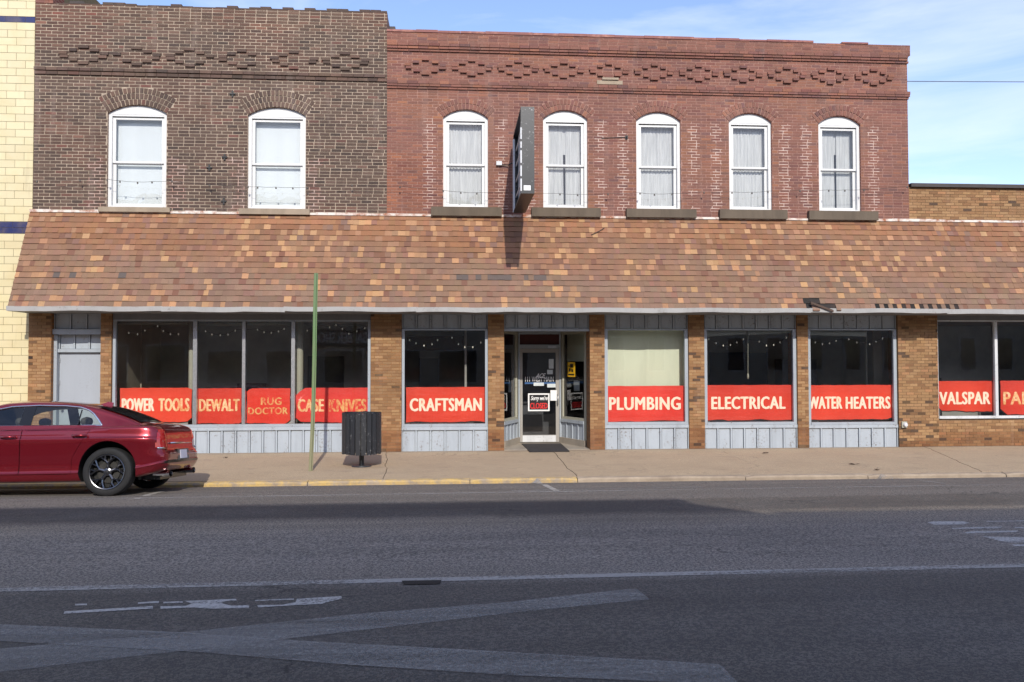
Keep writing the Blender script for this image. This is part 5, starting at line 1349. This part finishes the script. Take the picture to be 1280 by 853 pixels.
# wheels
def wheel():
    t = MB(); t.lathe([(.262, -.10), (.275, -.118), (.30, -.124), (.335, -.122), (.358, -.108), (.370, -.085), (WR, -.05), (WR, .05), (.370, .085), (.35, .115), (.28, .118), (.262, .10)], (0, 0, 0), 'y', 56)
    for a in range(56):
        pass
    w = t.build('wheel', 'tyre', car, 30)
    r = MB(); r.lathe([(.262, -.112), (.268, -.120), (.262, -.126), (.252, -.122), (.246, -.10), (.240, .05)], (0, 0, 0), 'y', 56)
    for k in range(5):
        a0 = pi/2+2*pi*k/5
        def spoke(r0, a_0, r1, a_1, w0, w1, y0=-.095, y1=-.112):
            p = Vector((r0*cos(a_0), r0*sin(a_0))); q = Vector((r1*cos(a_1), r1*sin(a_1))); d = (q-p).normalized(); n = Vector((-d.y, d.x))
            c = []
            for yy in (.045, 0):
                for (pt, ww, y) in ((p, w0, y0), (q, w1, y1)):
                    pass
            A_, B_, C_, D_ = p-n*w0, q-n*w1, q+n*w1, p+n*w0; m0, m1 = p, q
            f = lambda v, y: (v.x, y, v.y)
            r.face([f(A_, y0+.012), f(B_, y1+.010), f(m1, y1-.004), f(m0, y0-.004)]); r.face([f(m0, y0-.004), f(m1, y1-.004), f(C_, y1+.010), f(D_, y0+.012)])
            r.face([f(A_, y0+.05), f(B_, y1+.05), f(B_, y1+.010), f(A_, y0+.012)]); r.face([f(D_, y0+.012), f(C_, y1+.010), f(C_, y1+.05), f(D_, y0+.05)])
        spoke(.035, a0, .135, a0, .022, .017)
        for s in (-1, 1):
            spoke(.128, a0, .188, a0+s*.24, .014, .012, -.097, -.108); spoke(.182, a0+s*.235, .254, a0+s*.17, .012, .013, -.108, -.114); spoke(.182, a0+s*.235, .254, a0+s*.46, .012, .013, -.108, -.114)
    r.lathe([(.0005, -.118), (.03, -.116), (.034, -.10), (.06, -.092), (.065, -.06)], (0, 0, 0), 'y', 20)
    r.build('rim', 'rim_metal', w, 35)
    b = MB(); b.lathe([(.0005, -.02), (.24, -.02)], (0, 0, 0), 'y', 40); b.build('backplate', 'rim_dark', w)
    b = MB(); b.lathe([(.08, -.045), (.17, -.045), (.17, -.03)], (0, 0, 0), 'y', 40); b.build('brake_disc', 'brake', w)
    return w
BASE['wheel'] = Vector((0, 0, 0)); w0 = wheel(); w0.location = (-UR, -.815, WZ*CS); w0.scale = (1, 1, CS)
for u, s in ((UR, 1), (UF, -1), (UF, 1)):
    o = w0.copy(); C.objects.link(o); o.parent = car; o.location = (-u, s*.815, WZ*CS); o.rotation_euler = (0, 0, pi if s > 0 else 0)
    for ch in w0.children:
        c = ch.copy(); C.objects.link(c); c.parent = o
#CAR1
# ------------------------------------------------------------------ the other side of the street (behind the camera: casts the shade, shows in the glass)
M['opp_glass'] = m_plain('opposite_window_glass', (.03, .032, .036, 1), .05, 0, .1, 2, 0, Specular_IOR_Level=1.0)
M['opp_a'] = m_boxbrick('opposite_brick', lin(150, 118, 100), lin(162, 128, 108), lin(176, 158, 140)); M['opp_b'] = m_paint('opposite_stucco', lin(206, 198, 182), 0, .3, .9)
def opposite(x0, x1, h, mat, nwin, label, floors, sloped=0):
    Y0 = -24.0; t = thing('shop_building', ((x0+x1)/2, Y0, .18), label, 'building', 'buildings across the street')
    mb = MB(); mb.box(x0, x1, Y0-14, Y0, .0, h-.25); mb.box(x0-.0, x1+.0, Y0-14, Y0+.12, h-.249, h)
    if sloped: mb.prism([(x1-.0, .0), (x1+sloped, .0), (x1+sloped, h-.72), (x1, h-.2)], Y0-14, Y0-.001)
    mb.build('wall', mat, t)
    for fz0, fz1, wf in floors:
        w = (x1-x0)/nwin
        for k in range(nwin):
            a = x0+w*(k+.5-wf/2); b = x0+w*(k+.5+wf/2); mb = MB(); mb.box(a, b, Y0+.002, Y0+.05, fz0, fz1)
            f = mb.build('window', 'white_paint', t); g = MB(); g.box(a+.08, b-.08, Y0+.051, Y0+.06, fz0+.08, fz1-.08); g.build('pane', 'opp_glass', f)
    return t
opposite(-34, -13.5, 10.6, M['opp_a'], 7, 'brick shop building across the street, seen only as a reflection', [(1.0, 3.0, .7), (5, 7, .35)])
opposite(-13.4, 4.6, 10.85, M['opp_b'], 6, 'pale stucco barber shop across the street, seen only as a reflection', [(.9, 2.7, .7), (4.8, 7, .4)], .7)
opposite(5.31, 36, 10.15, M['opp_b'], 14, 'long pale building with tall windows across the street, seen only as a reflection', [(1.5, 3.4, .45), (5, 7, .4)])
mb = MB(); mb.box(-7.6, -4.5, -23.98, -23.86, 2.9, 3.75); bs = tag(mb.build('shop_sign', 'black_metal'), 'dark barber shop sign with pale lettering, mirrored in the glass behind the green post', 'sign')
t = MB(); add_text(t, 'BARBER SHOP', -7.45, -4.65, 3.05, 3.6, -23.84, .03, flip=True); t.build('lettering', 'white_print', bs)
mb = MB(); mb.box(XL, XR, -24, -19.6, .0, .30); struct(mb.build('far_sidewalk', 'walk'))

# ------------------------------------------------------------------ sky, sun, camera
EL, AZ = radians(33), radians(5)
sun_dir = Vector((cos(EL)*sin(AZ), -cos(EL)*cos(AZ), sin(EL)))
sl = bpy.data.lights.new('sun', 'SUN'); sl.energy = 2.05; sl.angle = radians(.5); sl.color = (1, .94, .84)
so = bpy.data.objects.new('sun', sl); C.objects.link(so); so.rotation_euler = (-sun_dir).to_track_quat('-Z', 'Y').to_euler(); so.location = (5, -30, 30)
w = bpy.data.worlds.new('World'); scene.world = w; w.use_nodes = True; nt = w.node_tree; nt.nodes.clear()
out = nt.nodes.new('ShaderNodeOutputWorld'); bg = nt.nodes.new('ShaderNodeBackground'); sky = nt.nodes.new('ShaderNodeTexSky')
sky.sky_type = 'NISHITA'; sky.sun_disc = False; sky.sun_elevation = EL; sky.sun_rotation = pi-AZ; sky.air_density = 1.0; sky.dust_density = .6; sky.ozone_density = 2.4
tc = nt.nodes.new('ShaderNodeTexCoord'); mp = nt.nodes.new('ShaderNodeMapping'); mp.inputs['Scale'].default_value = (1.2, 1.2, 5.0); mp.inputs['Location'].default_value = (.3, 0, .15)
n1 = nt.nodes.new('ShaderNodeTexNoise'); n1.inputs['Scale'].default_value = 2.4; n1.inputs['Detail'].default_value = 9; n1.inputs['Roughness'].default_value = .58; n1.inputs['Distortion'].default_value = .5
rp = nt.nodes.new('ShaderNodeValToRGB'); rp.color_ramp.elements[0].position = .44; rp.color_ramp.elements[1].position = .80; rp.color_ramp.elements[1].color = (.6, .6, .6, 1)
mx = nt.nodes.new('ShaderNodeMix'); mx.data_type = 'RGBA'; mx.inputs[7].default_value = (4.7, 5.3, 6.0, 1)
nt.links.new(tc.outputs['Generated'], mp.inputs[0]); nt.links.new(mp.outputs[0], n1.inputs['Vector']); nt.links.new(n1.outputs['Fac'], rp.inputs[0])
nt.links.new(rp.outputs[0], mx.inputs[0]); nt.links.new(sky.outputs[0], mx.inputs[6]); tn = nt.nodes.new('ShaderNodeMix'); tn.data_type = 'RGBA'; tn.blend_type = 'MULTIPLY'; tn.inputs[0].default_value = 1; tn.inputs[7].default_value = (.92, .85, .885, 1)
nt.links.new(mx.outputs[2], tn.inputs[6]); nt.links.new(tn.outputs[2], bg.inputs[0]); bg.inputs[1].default_value = .14
nt.links.new(bg.outputs[0], out.inputs[0])
cam = bpy.data.cameras.new('camera'); co = bpy.data.objects.new('camera', cam); C.objects.link(co)
cam.sensor_fit = 'HORIZONTAL'; cam.sensor_width = 36; cam.lens = 1000/1280*36; cam.clip_end = 2000; cam.clip_start = .05
mt = Matrix((RT, UP, -FW)).transposed().to_4x4(); mt.translation = CAM; co.matrix_world = mt
scene.camera = co
vs = scene.view_settings; vs.view_transform = 'Standard'; vs.look = 'None'; vs.gamma = 1; vs.use_curve_mapping = False; vs.exposure = 1.0
scene.cycles.max_bounces = 8; scene.cycles.transparent_max_bounces = 12; scene.cycles.use_denoising = True
